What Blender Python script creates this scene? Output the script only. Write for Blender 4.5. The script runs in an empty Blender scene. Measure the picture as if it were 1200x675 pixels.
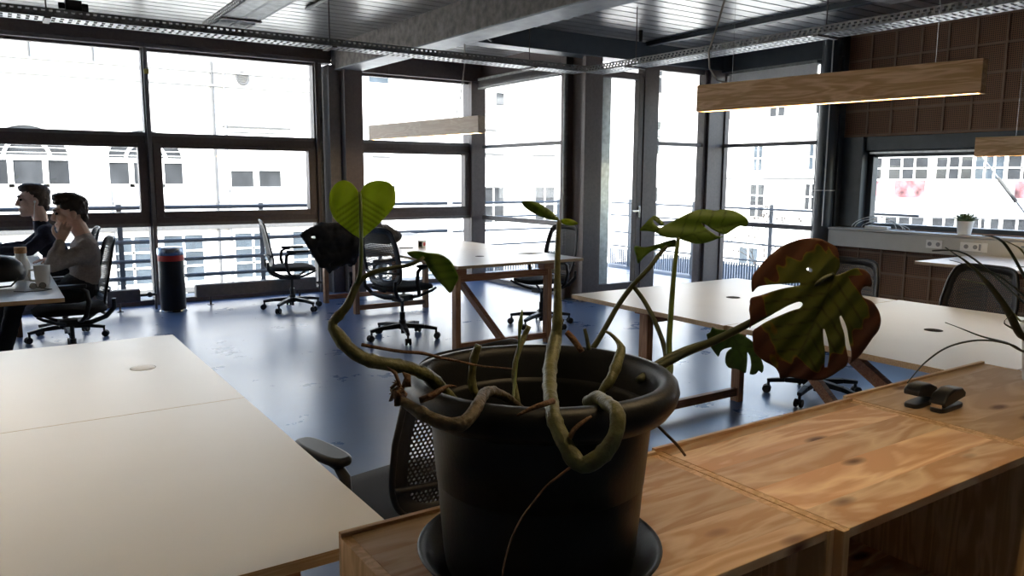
import bpy, math, random
from mathutils import Vector, Matrix, Euler
from mathutils.geometry import delaunay_2d_cdt
random.seed(7)
PI = math.pi
scene = bpy.context.scene
COL = scene.collection

# ------------------------------------------------------------------ mesh builder
def frame_of(d, up=(0, 0, 1)):
    d = Vector(d).normalized()
    u = Vector(up)
    if abs(d.dot(u)) > .985:
        u = Vector((1, 0, 0))
    s = d.cross(u).normalized()
    return d, s, s.cross(d).normalized()

class MB:
    def __init__(self):
        self.v = []; self.f = []
    def add(self, vs, fs):
        b = len(self.v)
        self.v.extend([tuple(p) for p in vs])
        self.f.extend([tuple(i + b for i in q) for q in fs])
        return self
    def box(self, x0, x1, y0, y1, z0, z1, mat=None):
        vs = [Vector(p) for p in ((x0,y0,z0),(x1,y0,z0),(x1,y1,z0),(x0,y1,z0),(x0,y0,z1),(x1,y0,z1),(x1,y1,z1),(x0,y1,z1))]
        if mat is not None:
            vs = [mat @ p for p in vs]
        return self.add(vs, [(0,3,2,1),(4,5,6,7),(0,1,5,4),(1,2,6,5),(2,3,7,6),(3,0,4,7)])
    def beam(self, p0, p1, w, h, up=(0,0,1), w1=None, h1=None):
        p0 = Vector(p0); p1 = Vector(p1)
        d, s, u = frame_of(p1 - p0, up)
        w1 = w if w1 is None else w1; h1 = h if h1 is None else h1
        vs = []
        for p, a, b in ((p0, w, h), (p1, w1, h1)):
            for i, j in ((-1,-1),(1,-1),(1,1),(-1,1)):
                vs.append(p + s*(a/2*i) + u*(b/2*j))
        return self.add(vs, [(0,1,2,3),(7,6,5,4),(0,4,5,1),(1,5,6,2),(2,6,7,3),(3,7,4,0)])
    def cyl(self, p0, p1, r0, r1=None, n=16):
        r1 = r0 if r1 is None else r1
        return self.tube([p0, p1], [r0, r1], n)
    def tube(self, pts, rad, n=8, closed=False, flat=1.0, cap=True):
        P = [Vector(p) for p in pts]
        if not hasattr(rad, '__len__'):
            rad = [rad]*len(P)
        m = len(P)
        T = []
        for i in range(m):
            if closed:
                t = P[(i+1) % m] - P[i-1]
            else:
                t = P[min(i+1, m-1)] - P[max(i-1, 0)]
            T.append(t.normalized() if t.length > 1e-9 else Vector((0,0,1)))
        d, s, u = frame_of(T[0])
        vs = []
        for i in range(m):
            t = T[i]
            s = (s - t*s.dot(t))
            if s.length < 1e-6:
                _, s, _ = frame_of(t)
            s.normalize(); u = s.cross(t)
            for k in range(n):
                a = 2*PI*k/n
                vs.append(P[i] + s*(rad[i]*math.cos(a)) + u*(rad[i]*math.sin(a)*flat))
        fs = []
        for i in range(m if closed else m-1):
            j = (i+1) % m
            for k in range(n):
                l = (k+1) % n
                fs.append((i*n+k, i*n+l, j*n+l, j*n+k))
        if not closed and cap:
            fs.append(tuple(range(n-1, -1, -1)))
            fs.append(tuple((m-1)*n + k for k in range(n)))
        return self.add(vs, fs)
    def lathe(self, prof, n=32, c=(0,0,0), cap=False):
        vs = []; fs = []
        m = len(prof)
        for r, z in prof:
            for k in range(n):
                a = 2*PI*k/n
                vs.append((c[0]+r*math.cos(a), c[1]+r*math.sin(a), c[2]+z))
        for i in range(m-1):
            for k in range(n):
                l = (k+1) % n
                fs.append((i*n+k, i*n+l, (i+1)*n+l, (i+1)*n+k))
        if cap:
            fs.append(tuple(range(n-1, -1, -1))); fs.append(tuple((m-1)*n+k for k in range(n)))
        return self.add(vs, fs)
    def ell(self, c, r, nu=16, nv=10, mat=None):
        vs = []; fs = []
        c = Vector(c)
        R = mat.to_3x3() if mat is not None else Matrix.Identity(3)
        vs.append(c + R @ Vector((0,0,-r[2])))
        for i in range(1, nv):
            t = -PI/2 + PI*i/nv
            for k in range(nu):
                a = 2*PI*k/nu
                vs.append(c + R @ Vector((r[0]*math.cos(t)*math.cos(a), r[1]*math.cos(t)*math.sin(a), r[2]*math.sin(t))))
        vs.append(c + R @ Vector((0,0,r[2])))
        for k in range(nu):
            fs.append((0, 1+(k+1) % nu, 1+k))
        for i in range(nv-2):
            for k in range(nu):
                l = (k+1) % nu
                fs.append((1+i*nu+k, 1+i*nu+l, 1+(i+1)*nu+l, 1+(i+1)*nu+k))
        top = len(vs)-1; b = 1+(nv-2)*nu
        for k in range(nu):
            fs.append((b+k, b+(k+1) % nu, top))
        return self.add(vs, fs)
    def cap(self, p0, p1, r0, r1, n=12):
        # rounded tapered limb
        p0 = Vector(p0); p1 = Vector(p1); d = (p1-p0)
        if d.length < 1e-6:
            return self.ell(p0, (r0, r0, r0))
        u = d.normalized(); pts = []; rr = []
        for i in range(5):
            a = PI/2*i/4
            pts.append(p0 - u*r0*math.cos(a)*.999); rr.append(max(r0*math.sin(a), 1e-4))
        for i in range(5):
            a = PI/2*i/4
            pts.append(p1 + u*r1*math.sin(a)*.999); rr.append(max(r1*math.cos(a), 1e-4))
        return self.tube(pts, rr, n)
    def prism(self, poly, z0, z1):
        n = len(poly)
        vs = [(x, y, z0) for x, y in poly] + [(x, y, z1) for x, y in poly]
        fs = [tuple(range(n-1, -1, -1)), tuple(range(n, 2*n))]
        for i in range(n):
            j = (i+1) % n
            fs.append((i, j, n+j, n+i))
        return self.add(vs, fs)
    def build(self, name, mat, parent=None, smooth=False, bevel=0, seg=2, loc=None, rot=None, label=None):
        me = bpy.data.meshes.new(name)
        me.from_pydata(self.v, [], self.f)
        me.validate()
        me.update()
        o = bpy.data.objects.new(name, me)
        COL.objects.link(o)
        if mat is not None:
            me.materials.append(mat)
        if smooth:
            me.polygons.foreach_set('use_smooth', [True]*len(me.polygons))
            if smooth != 'all':
                try:
                    me.set_sharp_from_angle(angle=math.radians(40))
                except Exception:
                    pass
        if bevel:
            b = o.modifiers.new('bevel', 'BEVEL'); b.width = bevel; b.segments = seg; b.limit_method = 'ANGLE'; b.angle_limit = math.radians(40)
        if parent is not None:
            o.parent = parent
        if loc is not None:
            o.location = loc
        if rot is not None:
            o.rotation_euler = rot
        if label:
            o['label'] = label
        return o

def thing(name, label, cat, loc=(0,0,0), rz=0, group=None):
    o = bpy.data.objects.new(name, None)
    COL.objects.link(o)
    o.location = loc; o.rotation_euler = (0, 0, rz)
    o.empty_display_size = .05
    o['label'] = label; o['category'] = cat
    if group: o['group'] = group
    return o
def tag(o, label, cat, group=None, kind=None):
    o['label'] = label; o['category'] = cat
    if group: o['group'] = group
    if kind: o['kind'] = kind
    return o
def struct(o, label=None):
    o['kind'] = 'structure'
    if label: o['label'] = label
    return o
def dup(root, loc=None, rz=None, label=None):
    def cp(o, parent):
        c = o.copy(); COL.objects.link(c)
        if parent is not None: c.parent = parent
        for ch in list(o.children):
            cp(ch, c)
        return c
    r = cp(root, None)
    if loc is not None: r.location = loc
    if rz is not None: r.rotation_euler = (0, 0, rz)
    if label: r['label'] = label
    return r

# ------------------------------------------------------------------ materials
def new_mat(name):
    m = bpy.data.materials.new(name); m.use_nodes = True
    nt = m.node_tree; nt.nodes.clear()
    out = nt.nodes.new('ShaderNodeOutputMaterial')
    return m, nt, out
def N(nt, t, **kw):
    n = nt.nodes.new('ShaderNode' + t)
    for k, v in kw.items():
        if k in n.inputs: n.inputs[k].default_value = v
        else: setattr(n, k, v)
    return n
def ramp(nt, fac, stops):
    r = nt.nodes.new('ShaderNodeValToRGB')
    el = r.color_ramp.elements
    while len(el) < len(stops): el.new(.5)
    for e, (p, c) in zip(el, stops):
        e.position = p; e.color = (c[0], c[1], c[2], 1)
    nt.links.new(fac, r.inputs[0])
    return r
def pbr(name, col, rough=.5, metal=0, spec=.5, noise=None, bump=0, bscale=60, coat=0, sheen=0, trans=0, vary=.12):
    m, nt, out = new_mat(name)
    b = N(nt, 'BsdfPrincipled'); L = nt.links.new
    b.inputs['Roughness'].default_value = rough; b.inputs['Metallic'].default_value = metal
    b.inputs['Specular IOR Level'].default_value = spec
    b.inputs['Coat Weight'].default_value = coat
    if sheen: b.inputs['Sheen Weight'].default_value = sheen
    tc = N(nt, 'TexCoord')
    nz = N(nt, 'TexNoise'); nz.inputs['Scale'].default_value = noise or 8; nz.inputs['Detail'].default_value = 4
    L(tc.outputs['Object'], nz.inputs['Vector'])
    lo = [c*(1-vary) for c in col]; hi = [min(1, c*(1+vary)) for c in col]
    r = ramp(nt, nz.outputs['Fac'], [(.3, lo), (.7, hi)])
    L(r.outputs[0], b.inputs['Base Color'])
    if bump:
        n2 = N(nt, 'TexNoise'); n2.inputs['Scale'].default_value = bscale; n2.inputs['Detail'].default_value = 3
        L(tc.outputs['Object'], n2.inputs['Vector'])
        bp = N(nt, 'Bump'); bp.inputs['Strength'].default_value = bump; bp.inputs['Distance'].default_value = .01
        L(n2.outputs['Fac'], bp.inputs['Height']); L(bp.outputs[0], b.inputs['Normal'])
    L(b.outputs[0], out.inputs[0])
    return m
def wood(name, c0, c1, knot=None, scale=(1,1,1), rough=.45, plank=0, spec=.4, axis=0, dens=9.0, rot=0, coat=0, offs=0.0):
    """pine / timber: grain along the local axis, optional glued staves across it"""
    m, nt, out = new_mat(name); L = nt.links.new
    b = N(nt, 'BsdfPrincipled'); b.inputs['Roughness'].default_value = rough; b.inputs['Specular IOR Level'].default_value = spec
    b.inputs['Coat Weight'].default_value = coat; b.inputs['Coat Roughness'].default_value = .3
    tc = N(nt, 'TexCoord')
    mp = N(nt, 'Mapping'); L(tc.outputs['Object'], mp.inputs['Vector'])
    if axis == 1: mp.inputs['Rotation'].default_value = (0, 0, PI/2)
    if axis == 2: mp.inputs['Rotation'].default_value = (0, PI/2, 0)
    mp.inputs['Location'].default_value = (offs, offs*.7, offs*.3)
    vec = mp.outputs['Vector']
    sep = N(nt, 'SeparateXYZ'); L(vec, sep.inputs[0])
    stave = None
    if plank:
        dv = N(nt, 'Math', operation='DIVIDE'); L(sep.outputs['Y'], dv.inputs[0]); dv.inputs[1].default_value = plank
        fl = N(nt, 'Math', operation='FLOOR'); L(dv.outputs[0], fl.inputs[0])
        wn = N(nt, 'TexWhiteNoise', noise_dimensions='1D'); L(fl.outputs[0], wn.inputs['W'])
        sc = N(nt, 'VectorMath', operation='SCALE'); L(wn.outputs['Color'], sc.inputs[0]); sc.inputs['Scale'].default_value = 7.0
        ad = N(nt, 'VectorMath', operation='ADD'); L(vec, ad.inputs[0]); L(sc.outputs[0], ad.inputs[1])
        vec = ad.outputs[0]; stave = wn.outputs['Value']
    m2 = N(nt, 'Mapping'); L(vec, m2.inputs['Vector']); m2.inputs['Scale'].default_value = (1.3, dens, dens)
    nz = N(nt, 'TexNoise'); nz.inputs['Scale'].default_value = 1.6; nz.inputs['Detail'].default_value = 3; nz.inputs['Distortion'].default_value = .6
    L(m2.outputs[0], nz.inputs['Vector'])
    rings = N(nt, 'Math', operation='MULTIPLY'); L(nz.outputs['Fac'], rings.inputs[0]); rings.inputs[1].default_value = 11
    fr = N(nt, 'Math', operation='PINGPONG'); L(rings.outputs[0], fr.inputs[0]); fr.inputs[1].default_value = 1
    m3 = N(nt, 'Mapping'); L(vec, m3.inputs['Vector']); m3.inputs['Scale'].default_value = (6, 190, 190)
    fz = N(nt, 'TexNoise'); fz.inputs['Scale'].default_value = 1; fz.inputs['Detail'].default_value = 2
    L(m3.outputs[0], fz.inputs['Vector'])
    mx = N(nt, 'Math', operation='MULTIPLY_ADD'); L(fz.outputs['Fac'], mx.inputs[0]); mx.inputs[1].default_value = .35; L(fr.outputs[0], mx.inputs[2])
    r = ramp(nt, mx.outputs[0], [(.2, c0), (.95, c1)])
    col = r.outputs[0]
    if stave is not None:
        hs = N(nt, 'HueSaturation'); L(col, hs.inputs['Color'])
        mr = N(nt, 'MapRange'); L(stave, mr.inputs['Value']); mr.inputs['To Min'].default_value = .68; mr.inputs['To Max'].default_value = 1.12
        L(mr.outputs[0], hs.inputs['Value']); col = hs.outputs['Color']
    if knot:
        m4 = N(nt, 'Mapping'); L(vec, m4.inputs['Vector']); m4.inputs['Scale'].default_value = (3.0, 7.0, 7.0)
        vo = N(nt, 'TexVoronoi'); vo.inputs['Scale'].default_value = 1.0; L(m4.outputs[0], vo.inputs['Vector'])
        kr = ramp(nt, vo.outputs['Distance'], [(.06, (1,1,1)), (.15, (0,0,0))])
        mm = N(nt, 'MixRGB'); L(kr.outputs[0], mm.inputs['Fac']); L(col, mm.inputs['Color1']); mm.inputs['Color2'].default_value = (*knot, 1)
        col = mm.outputs[0]
    L(col, b.inputs['Base Color'])
    bp = N(nt, 'Bump'); bp.inputs['Strength'].default_value = .12; bp.inputs['Distance'].default_value = .002
    L(mx.outputs[0], bp.inputs['Height']); L(bp.outputs[0], b.inputs['Normal'])
    L(b.outputs[0], out.inputs[0])
    return m
def emit(name, col, s):
    m, nt, out = new_mat(name)
    e = N(nt, 'Emission'); e.inputs['Color'].default_value = (*col, 1); e.inputs['Strength'].default_value = s
    nt.links.new(e.outputs[0], out.inputs[0]); return m
def glass(name, tint=(.97,.985,.98), refl=.06):
    m, nt, out = new_mat(name); L = nt.links.new
    t = N(nt, 'BsdfTransparent'); t.inputs['Color'].default_value = (*tint, 1)
    g = N(nt, 'BsdfGlossy'); g.inputs['Roughness'].default_value = .01
    ge = N(nt, 'NewGeometry'); io = N(nt, 'MapRange'); L(ge.outputs['Backfacing'], io.inputs['Value']); io.inputs['To Min'].default_value = 1.45; io.inputs['To Max'].default_value = 1/1.45
    fz = N(nt, 'Fresnel'); L(io.outputs[0], fz.inputs['IOR'])
    mx = N(nt, 'MixShader'); L(fz.outputs[0], mx.inputs[0]); L(t.outputs[0], mx.inputs[1]); L(g.outputs[0], mx.inputs[2])
    L(mx.outputs[0], out.inputs[0]); return m

M = {}
def floor_mat():
    m, nt, out = new_mat('blue_linoleum'); L = nt.links.new
    b = N(nt, 'BsdfPrincipled'); tc = N(nt, 'TexCoord')
    nz = N(nt, 'TexNoise'); nz.inputs['Scale'].default_value = 2.2; nz.inputs['Detail'].default_value = 8; nz.inputs['Roughness'].default_value = .65
    L(tc.outputs['Object'], nz.inputs['Vector'])
    r = ramp(nt, nz.outputs['Fac'], [(.3, (.085,.145,.285)), (.7, (.12,.19,.345))])
    L(r.outputs[0], b.inputs['Base Color'])
    rr = N(nt, 'MapRange'); L(nz.outputs['Fac'], rr.inputs['Value']); rr.inputs['To Min'].default_value = .22; rr.inputs['To Max'].default_value = .36
    L(rr.outputs[0], b.inputs['Roughness'])
    b.inputs['Specular IOR Level'].default_value = .55
    n3 = N(nt, 'TexNoise'); n3.inputs['Scale'].default_value = 14; n3.inputs['Detail'].default_value = 4; L(tc.outputs['Object'], n3.inputs['Vector'])
    bp = N(nt, 'Bump'); bp.inputs['Strength'].default_value = .08; bp.inputs['Distance'].default_value = .0025
    L(n3.outputs['Fac'], bp.inputs['Height']); L(bp.outputs[0], b.inputs['Normal'])
    L(b.outputs[0], out.inputs[0]); return m
def cane_mat():
    # dark brown panels pierced by a fine square lattice of holes
    m, nt, out = new_mat('pierced_brown_panel'); L = nt.links.new
    b = N(nt, 'BsdfPrincipled'); b.inputs['Roughness'].default_value = .75
    tc = N(nt, 'TexCoord'); sp = N(nt, 'SeparateXYZ'); L(tc.outputs['Object'], sp.inputs[0])
    facs = []
    for ax in ('Y', 'Z'):
        mu = N(nt, 'Math', operation='MULTIPLY'); L(sp.outputs[ax], mu.inputs[0]); mu.inputs[1].default_value = 1/.019
        fr = N(nt, 'Math', operation='FRACT'); L(mu.outputs[0], fr.inputs[0])
        su = N(nt, 'Math', operation='SUBTRACT'); L(fr.outputs[0], su.inputs[0]); su.inputs[1].default_value = .5
        ab = N(nt, 'Math', operation='ABSOLUTE'); L(su.outputs[0], ab.inputs[0])
        lt = N(nt, 'Math', operation='LESS_THAN'); L(ab.outputs[0], lt.inputs[0]); lt.inputs[1].default_value = .27
        facs.append(lt.outputs[0])
    an = N(nt, 'Math', operation='MULTIPLY'); L(facs[0], an.inputs[0]); L(facs[1], an.inputs[1])
    mx = N(nt, 'MixRGB'); L(an.outputs[0], mx.inputs['Fac']); mx.inputs['Color1'].default_value = (.28,.145,.075,1); mx.inputs['Color2'].default_value = (.03,.02,.015,1)
    L(mx.outputs[0], b.inputs['Base Color'])
    bp = N(nt, 'Bump', invert=True); bp.inputs['Strength'].default_value = .6; bp.inputs['Distance'].default_value = .004
    L(an.outputs[0], bp.inputs['Height']); L(bp.outputs[0], b.inputs['Normal'])
    L(b.outputs[0], out.inputs[0]); return m
def leaf_mat(name, c0, c1, brown=None, trans=.45):
    m, nt, out = new_mat(name); L = nt.links.new
    tc = N(nt, 'TexCoord')
    nz = N(nt, 'TexNoise'); nz.inputs['Scale'].default_value = 40; nz.inputs['Detail'].default_value = 4; L(tc.outputs['Object'], nz.inputs['Vector'])
    r = ramp(nt, nz.outputs['Fac'], [(.3, c0), (.7, c1)])
    at = N(nt, 'Attribute', attribute_name='vein')
    mv = N(nt, 'MixRGB'); L(at.outputs['Fac'], mv.inputs['Fac']); L(r.outputs[0], mv.inputs['Color1']); mv.inputs['Color2'].default_value = (c0[0]*.45, c0[1]*.42, c0[2]*.5, 1)
    col = mv.outputs[0]
    if brown:
        ab = N(nt, 'Attribute', attribute_name='dry')
        n2 = N(nt, 'TexNoise'); n2.inputs['Scale'].default_value = 90; L(tc.outputs['Object'], n2.inputs['Vector'])
        ad = N(nt, 'Math', operation='MULTIPLY_ADD'); L(n2.outputs['Fac'], ad.inputs[0]); ad.inputs[1].default_value = .25; L(ab.outputs['Fac'], ad.inputs[2])
        rr = ramp(nt, ad.outputs[0], [(.54, (0,0,0)), (.60, (1,1,1))])
        ry = ramp(nt, ad.outputs[0], [(.44, (0,0,0)), (.56, (1,1,1))])
        my = N(nt, 'MixRGB'); L(ry.outputs[0], my.inputs['Fac']); L(col, my.inputs['Color1']); my.inputs['Color2'].default_value = (.30,.19,.03,1)
        mb = N(nt, 'MixRGB'); L(rr.outputs[0], mb.inputs['Fac']); L(my.outputs[0], mb.inputs['Color1']); mb.inputs['Color2'].default_value = (*brown, 1)
        col = mb.outputs[0]
    d = N(nt, 'BsdfPrincipled'); d.inputs['Roughness'].default_value = .4; L(col, d.inputs['Base Color'])
    t = N(nt, 'BsdfTranslucent'); L(col, t.inputs['Color'])
    mx = N(nt, 'MixShader'); mx.inputs[0].default_value = trans; L(d.outputs[0], mx.inputs[1]); L(t.outputs[0], mx.inputs[2])
    L(mx.outputs[0], out.inputs[0]); return m

M['floor'] = floor_mat()
M['cane'] = cane_mat()
M['cane_frame'] = pbr('brown_panel_frame', (.26,.16,.10), .7)
M['laminate'] = pbr('white_laminate', (.72,.72,.72), .33, spec=.5, noise=3, vary=.02, bump=.03, bscale=400)
M['ply_edge'] = wood('birch_ply_edge', (.62,.46,.29), (.48,.33,.19), rough=.5, dens=60)
M['timber'] = wood('red_brown_timber', (.40,.20,.10), (.26,.11,.055), rough=.55, dens=25)
M['timber_v'] = wood('red_brown_timber_upright', (.46,.25,.13), (.29,.135,.065), rough=.55, dens=25, axis=2)
M['pine'] = wood('pine_edge_glued', (.86,.63,.40), (.66,.40,.21), knot=(.13,.05,.03), plank=.104, rough=.5, dens=6.5, spec=.2)
M['pine2'] = wood('pine_edge_glued_b', (.88,.66,.43), (.66,.38,.20), knot=(.16,.07,.035), plank=.118, rough=.5, dens=5.0, spec=.2, offs=3.1)
M['pine3'] = wood('pine_edge_glued_c', (.84,.62,.40), (.68,.45,.26), knot=(.2,.1,.05), plank=.13, rough=.5, dens=4.0, spec=.2, offs=7.7)
M['pine_side'] = wood('pine_board', (.78,.52,.28), (.60,.36,.17), rough=.5, dens=14, axis=2)
M['lamp_wood'] = wood('pendant_pine', (.90,.60,.32), (.66,.37,.16), rough=.5, dens=13.0)
M['lamp_wood2'] = wood('pendant_pale_wood', (.90,.74,.58), (.80,.62,.47), rough=.5, dens=9.0)
M['steel_dark'] = pbr('dark_brown_steel', (.125,.095,.085), .45, spec=.5, noise=30, bump=.05)
M['steel_mid'] = pbr('grey_painted_steel', (.20,.18,.17), .5, noise=25, bump=.05)
M['beam_side'] = pbr('mottled_beam_coating', (.235,.205,.18), .8, noise=14, vary=.35, bump=.35, bscale=50)
M['flange'] = pbr('beam_flange_steel', (.26,.27,.275), .5, metal=.5, noise=9, vary=.15)
M['galv'] = pbr('galvanised_steel', (.55,.56,.56), .38, metal=.9, noise=18, vary=.2)
M['galv_dull'] = pbr('dull_galvanised_steel', (.27,.27,.255), .6, metal=.35, noise=24, vary=.2)
M['deck'] = pbr('metal_roof_deck', (.42,.42,.41), .30, metal=.85, noise=5, vary=.12)
M['pillar'] = pbr('dark_slate_paint', (.055,.065,.075), .4, noise=10)
M['black'] = pbr('black_plastic', (.012,.012,.014), .42, spec=.45)
M['black_soft'] = pbr('black_fabric', (.011,.011,.013), .9, noise=200, vary=.3, bump=.25, bscale=500)
M['mesh'] = pbr('black_net', (.018,.018,.02), .55)
M['chrome'] = pbr('polished_steel', (.65,.66,.68), .18, metal=1, vary=.03)
M['rubber'] = pbr('caster_rubber', (.015,.015,.016), .6)
M['white'] = pbr('white_paint', (.88,.87,.84), .45, vary=.03)
M['offwhite'] = pbr('shelf_offwhite', (.55,.53,.48), .5, vary=.04)
M['grey'] = pbr('grey_plastic', (.30,.30,.31), .4)
M['ceramic'] = pbr('white_ceramic', (.82,.81,.78), .15, vary=.02)
M['pot'] = pbr('anthracite_pot', (.008,.0085,.009), .45, spec=.35, noise=20, bump=.05, bscale=180)
M['soil'] = pbr('dark_soil', (.010,.007,.005), .95, noise=60, vary=.6, bump=1.0, bscale=90)
M['stem'] = pbr('monstera_stem', (.105,.105,.035), .5, noise=45, vary=.35, bump=.3, bscale=120)
M['stem_brown'] = pbr('dry_stem', (.13,.065,.032), .75, noise=60, vary=.45, bump=.5, bscale=150)
M['root'] = pbr('woody_root', (.085,.065,.035), .6, noise=50, vary=.45, bump=.5, bscale=130)
M['petiole'] = pbr('green_petiole', (.09,.125,.025), .42, noise=40, vary=.25)
M['petiole_dark'] = pbr('dark_petiole', (.05,.055,.02), .45, noise=40, vary=.25)
M['leaf'] = leaf_mat('leaf_light_green', (.42,.52,.06), (.52,.62,.09), trans=.68)
M['leaf_mid'] = leaf_mat('leaf_mid_green', (.125,.20,.025), (.165,.25,.035), trans=.52)
M['leaf_dark'] = leaf_mat('leaf_dark_green', (.125,.135,.022), (.16,.165,.03), brown=(.155,.065,.032), trans=.5)
M['leaf_small'] = leaf_mat('leaf_deep_green', (.035,.075,.018), (.05,.10,.022), brown=(.05,.03,.015), trans=.35)
M['blade'] = pbr('strap_leaf', (.020,.026,.013), .45, noise=30, vary=.3)
M['blade_pale'] = pbr('pale_strap_leaf', (.15,.17,.06), .5, noise=30, vary=.3)
M['glass'] = glass('window_glass')
M['led'] = emit('led_strip', (1, .74, .42), 9)
M['skin'] = pbr('skin', (.70,.46,.35), .5, noise=30, vary=.08)
M['skin_red'] = pbr('skin_ruddy', (.52,.27,.18), .5, noise=30, vary=.08)
M['hair'] = pbr('dark_hair', (.028,.017,.011), .55, noise=120, vary=.4, bump=.6, bscale=160)
M['hair_brown'] = pbr('brown_hair', (.07,.04,.024), .55, noise=120, vary=.4, bump=.6, bscale=160)
M['eye'] = pbr('eye', (.03,.02,.015), .2)
M['sweater'] = pbr('grey_wool', (.40,.355,.335), .95, noise=70, vary=.15, bump=.4, bscale=220)
M['navy'] = pbr('navy_knit', (.022,.024,.045), .95, noise=70, vary=.2, bump=.3, bscale=220)
M['jeans'] = pbr('black_denim', (.016,.017,.022), .9, noise=90, vary=.2)
M['shoe'] = pbr('shoe_leather', (.03,.025,.022), .5)
M['red'] = pbr('red_print', (.55,.035,.03), .5)
M['yellow'] = pbr('yellow_tape', (.62,.48,.10), .6)
M['cork'] = pbr('cork_cap', (.50,.27,.12), .7, noise=60, vary=.3)
M['paper'] = pbr('paper', (.85,.85,.83), .7, vary=.02)
M['blue_rim'] = pbr('brushed_rim', (.34,.42,.55), .25, metal=.8)
M['cable'] = pbr('pale_cable', (.42,.36,.30), .6)
M['cable_white'] = pbr('white_cable', (.75,.75,.74), .5)
M['plaster'] = pbr('white_render', (.80,.80,.80), .9, noise=.6, vary=.03)
M['plaster2'] = pbr('pale_stone', (.22,.22,.22), .9, noise=.8, vary=.05)
M['pane'] = pbr('far_window_pane', (.035,.037,.04), .3, spec=.15, noise=1.5, vary=.4)
M['pane_blue'] = pbr('far_window_pane_blue', (.06,.075,.09), .3, spec=.15, noise=1.5, vary=.3)
M['band'] = pbr('grey_stone_band', (.09,.09,.09), .9, noise=3, vary=.1)
M['rail'] = pbr('balcony_rail', (.20,.215,.23), .5, metal=.2)
M['decking'] = pbr('ribbed_blue_grating', (.10,.14,.19), .5, metal=.3, noise=8)
M['street'] = pbr('street_paving', (.40,.40,.40), .9, noise=1)
M['shutter'] = pbr('tan_shutter', (.17,.12,.07), .7)
M['pink'] = pbr('pink_mural', (.28,.12,.13), .9, noise=2.2, vary=.9)
M['bark'] = pbr('bare_bark', (.05,.04,.035), .9, noise=8)
M['plant_green'] = pbr('succulent_green', (.10,.15,.05), .5, noise=25, vary=.35)
M['plaster_in'] = pbr('white_plaster', (.74,.71,.66), .9, noise=2, vary=.05)
SKY_S = 0.22; SUN_S = 4.5; EXPO = 2.08
# ================================================================== THE SETTING
YW = 9.52            # window wall across the room
XA, YD, XB, XC = 5.80, 7.10, 8.00, 8.05

struct(MB().box(-4.6, 8.4, -4.2, 9.72, -.12, 0).build('floor', M['floor']))
# roof deck: trapezoidal metal sheet, ribs run along the window wall
mb = MB(); y = -4.2; pitch = .171; prof = []
while y < 9.75:
    prof += [(y, 3.05), (y+.146, 3.05), (y+.150, 3.105), (y+.167, 3.105)]
    y += pitch
vs = []; fs = []
for i, (yy, zz) in enumerate(prof):
    vs += [(-4.6, yy, zz), (8.5, yy, zz)]
for i in range(len(prof)-1):
    fs.append((2*i, 2*i+1, 2*i+3, 2*i+2))
mb.add(vs, fs); mb.box(-4.6, 8.5, -4.2, 9.75, 3.13, 3.30)
struct(mb.build('ceiling', M['deck']))

# solid walls behind and left of the camera
struct(MB().box(-4.6, 8.4, -4.3, -4.15, 0, 3.2).build('wall_back', M['plaster_in']))
struct(MB().box(-4.7, -4.5, -4.2, 9.7, 0, 3.2).build('wall_left', M['plaster_in']))

def window_frames(idx, x0, x1, sash=True, top=2.83, first=False):
    """one bay of the window wall, x0..x1 between mullion centres"""
    h = .035
    f = MB()
    f.box(x0+h, x1-h, YW-.05, YW+.05, 1.80, 1.925)          # transom
    f.box(x0+h, x1-h, YW-.065, YW+.05, .885, .99)           # sill rail
    f.box(x0+h, x1-h, YW-.04, YW+.05, .0, .055)
    f.box(x0+h, x1-h, YW-.03, YW+.05, top-.03, top)
    # opening sash
    a, b, c, d = x0+h, x1-h, .985, 1.805
    w = .085
    f.box(a, a+w, YW-.075, YW+.045, c, d); f.box(b-w, b, YW-.075, YW+.045, c, d)
    f.box(a+w, b-w, YW-.075, YW+.045, c, c+.065); f.box(a+w, b-w, YW-.075, YW+.045, d-.045, d)
    o = struct(f.build('window_%d' % idx, M['steel_dark'], bevel=.004))
    g = MB()
    g.box(x0+h, x1-h, YW, YW+.006, .05, .89); g.box(a+w-.01, b-w+.01, YW, YW+.006, c+.05, d-.03); g.box(x0+h, x1-h, YW, YW+.006, 1.92, top-.02)
    g.build('pane', M['glass'], o)
    k = MB(); k.box(x0+h, x1-h, YW-.068, YW-.0655, .888, .925); k.box(x0+h, x1-h, YW-.054, YW-.0505, 1.885, 1.92)
    k.build('rail_edge', M['steel_mid'], o)
    return o
for i, (a, b) in enumerate(((-4.27, -2.35), (-2.35, -.43), (-.43, 1.49), (1.49, 3.41))):
    window_frames(i+1, a, b)
for i, x in enumerate((-4.27, -2.35, -.43, 1.49, 3.41)):
    m = MB(); m.box(x-.035, x+.035, YW-.06, YW+.08, 0, 2.84); m.box(x-.018, x+.018, YW-.10, YW-.06, 0, 2.84)
    struct(m.build('trim_%d' % (i+1), M['steel_mid'] if i != 4 else M['steel_dark'], bevel=.004))
# lintel over the bays with its paler lower lip
lt = struct(MB().box(-4.6, 3.60, YW-.13, YW+.10, 2.87, 3.03).build('beam', M['steel_dark'], bevel=.004))
MB().box(-4.6, 3.60, YW-.11, YW+.10, 2.83, 2.868).build('lower_lip', M['steel_mid'], lt)
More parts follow.
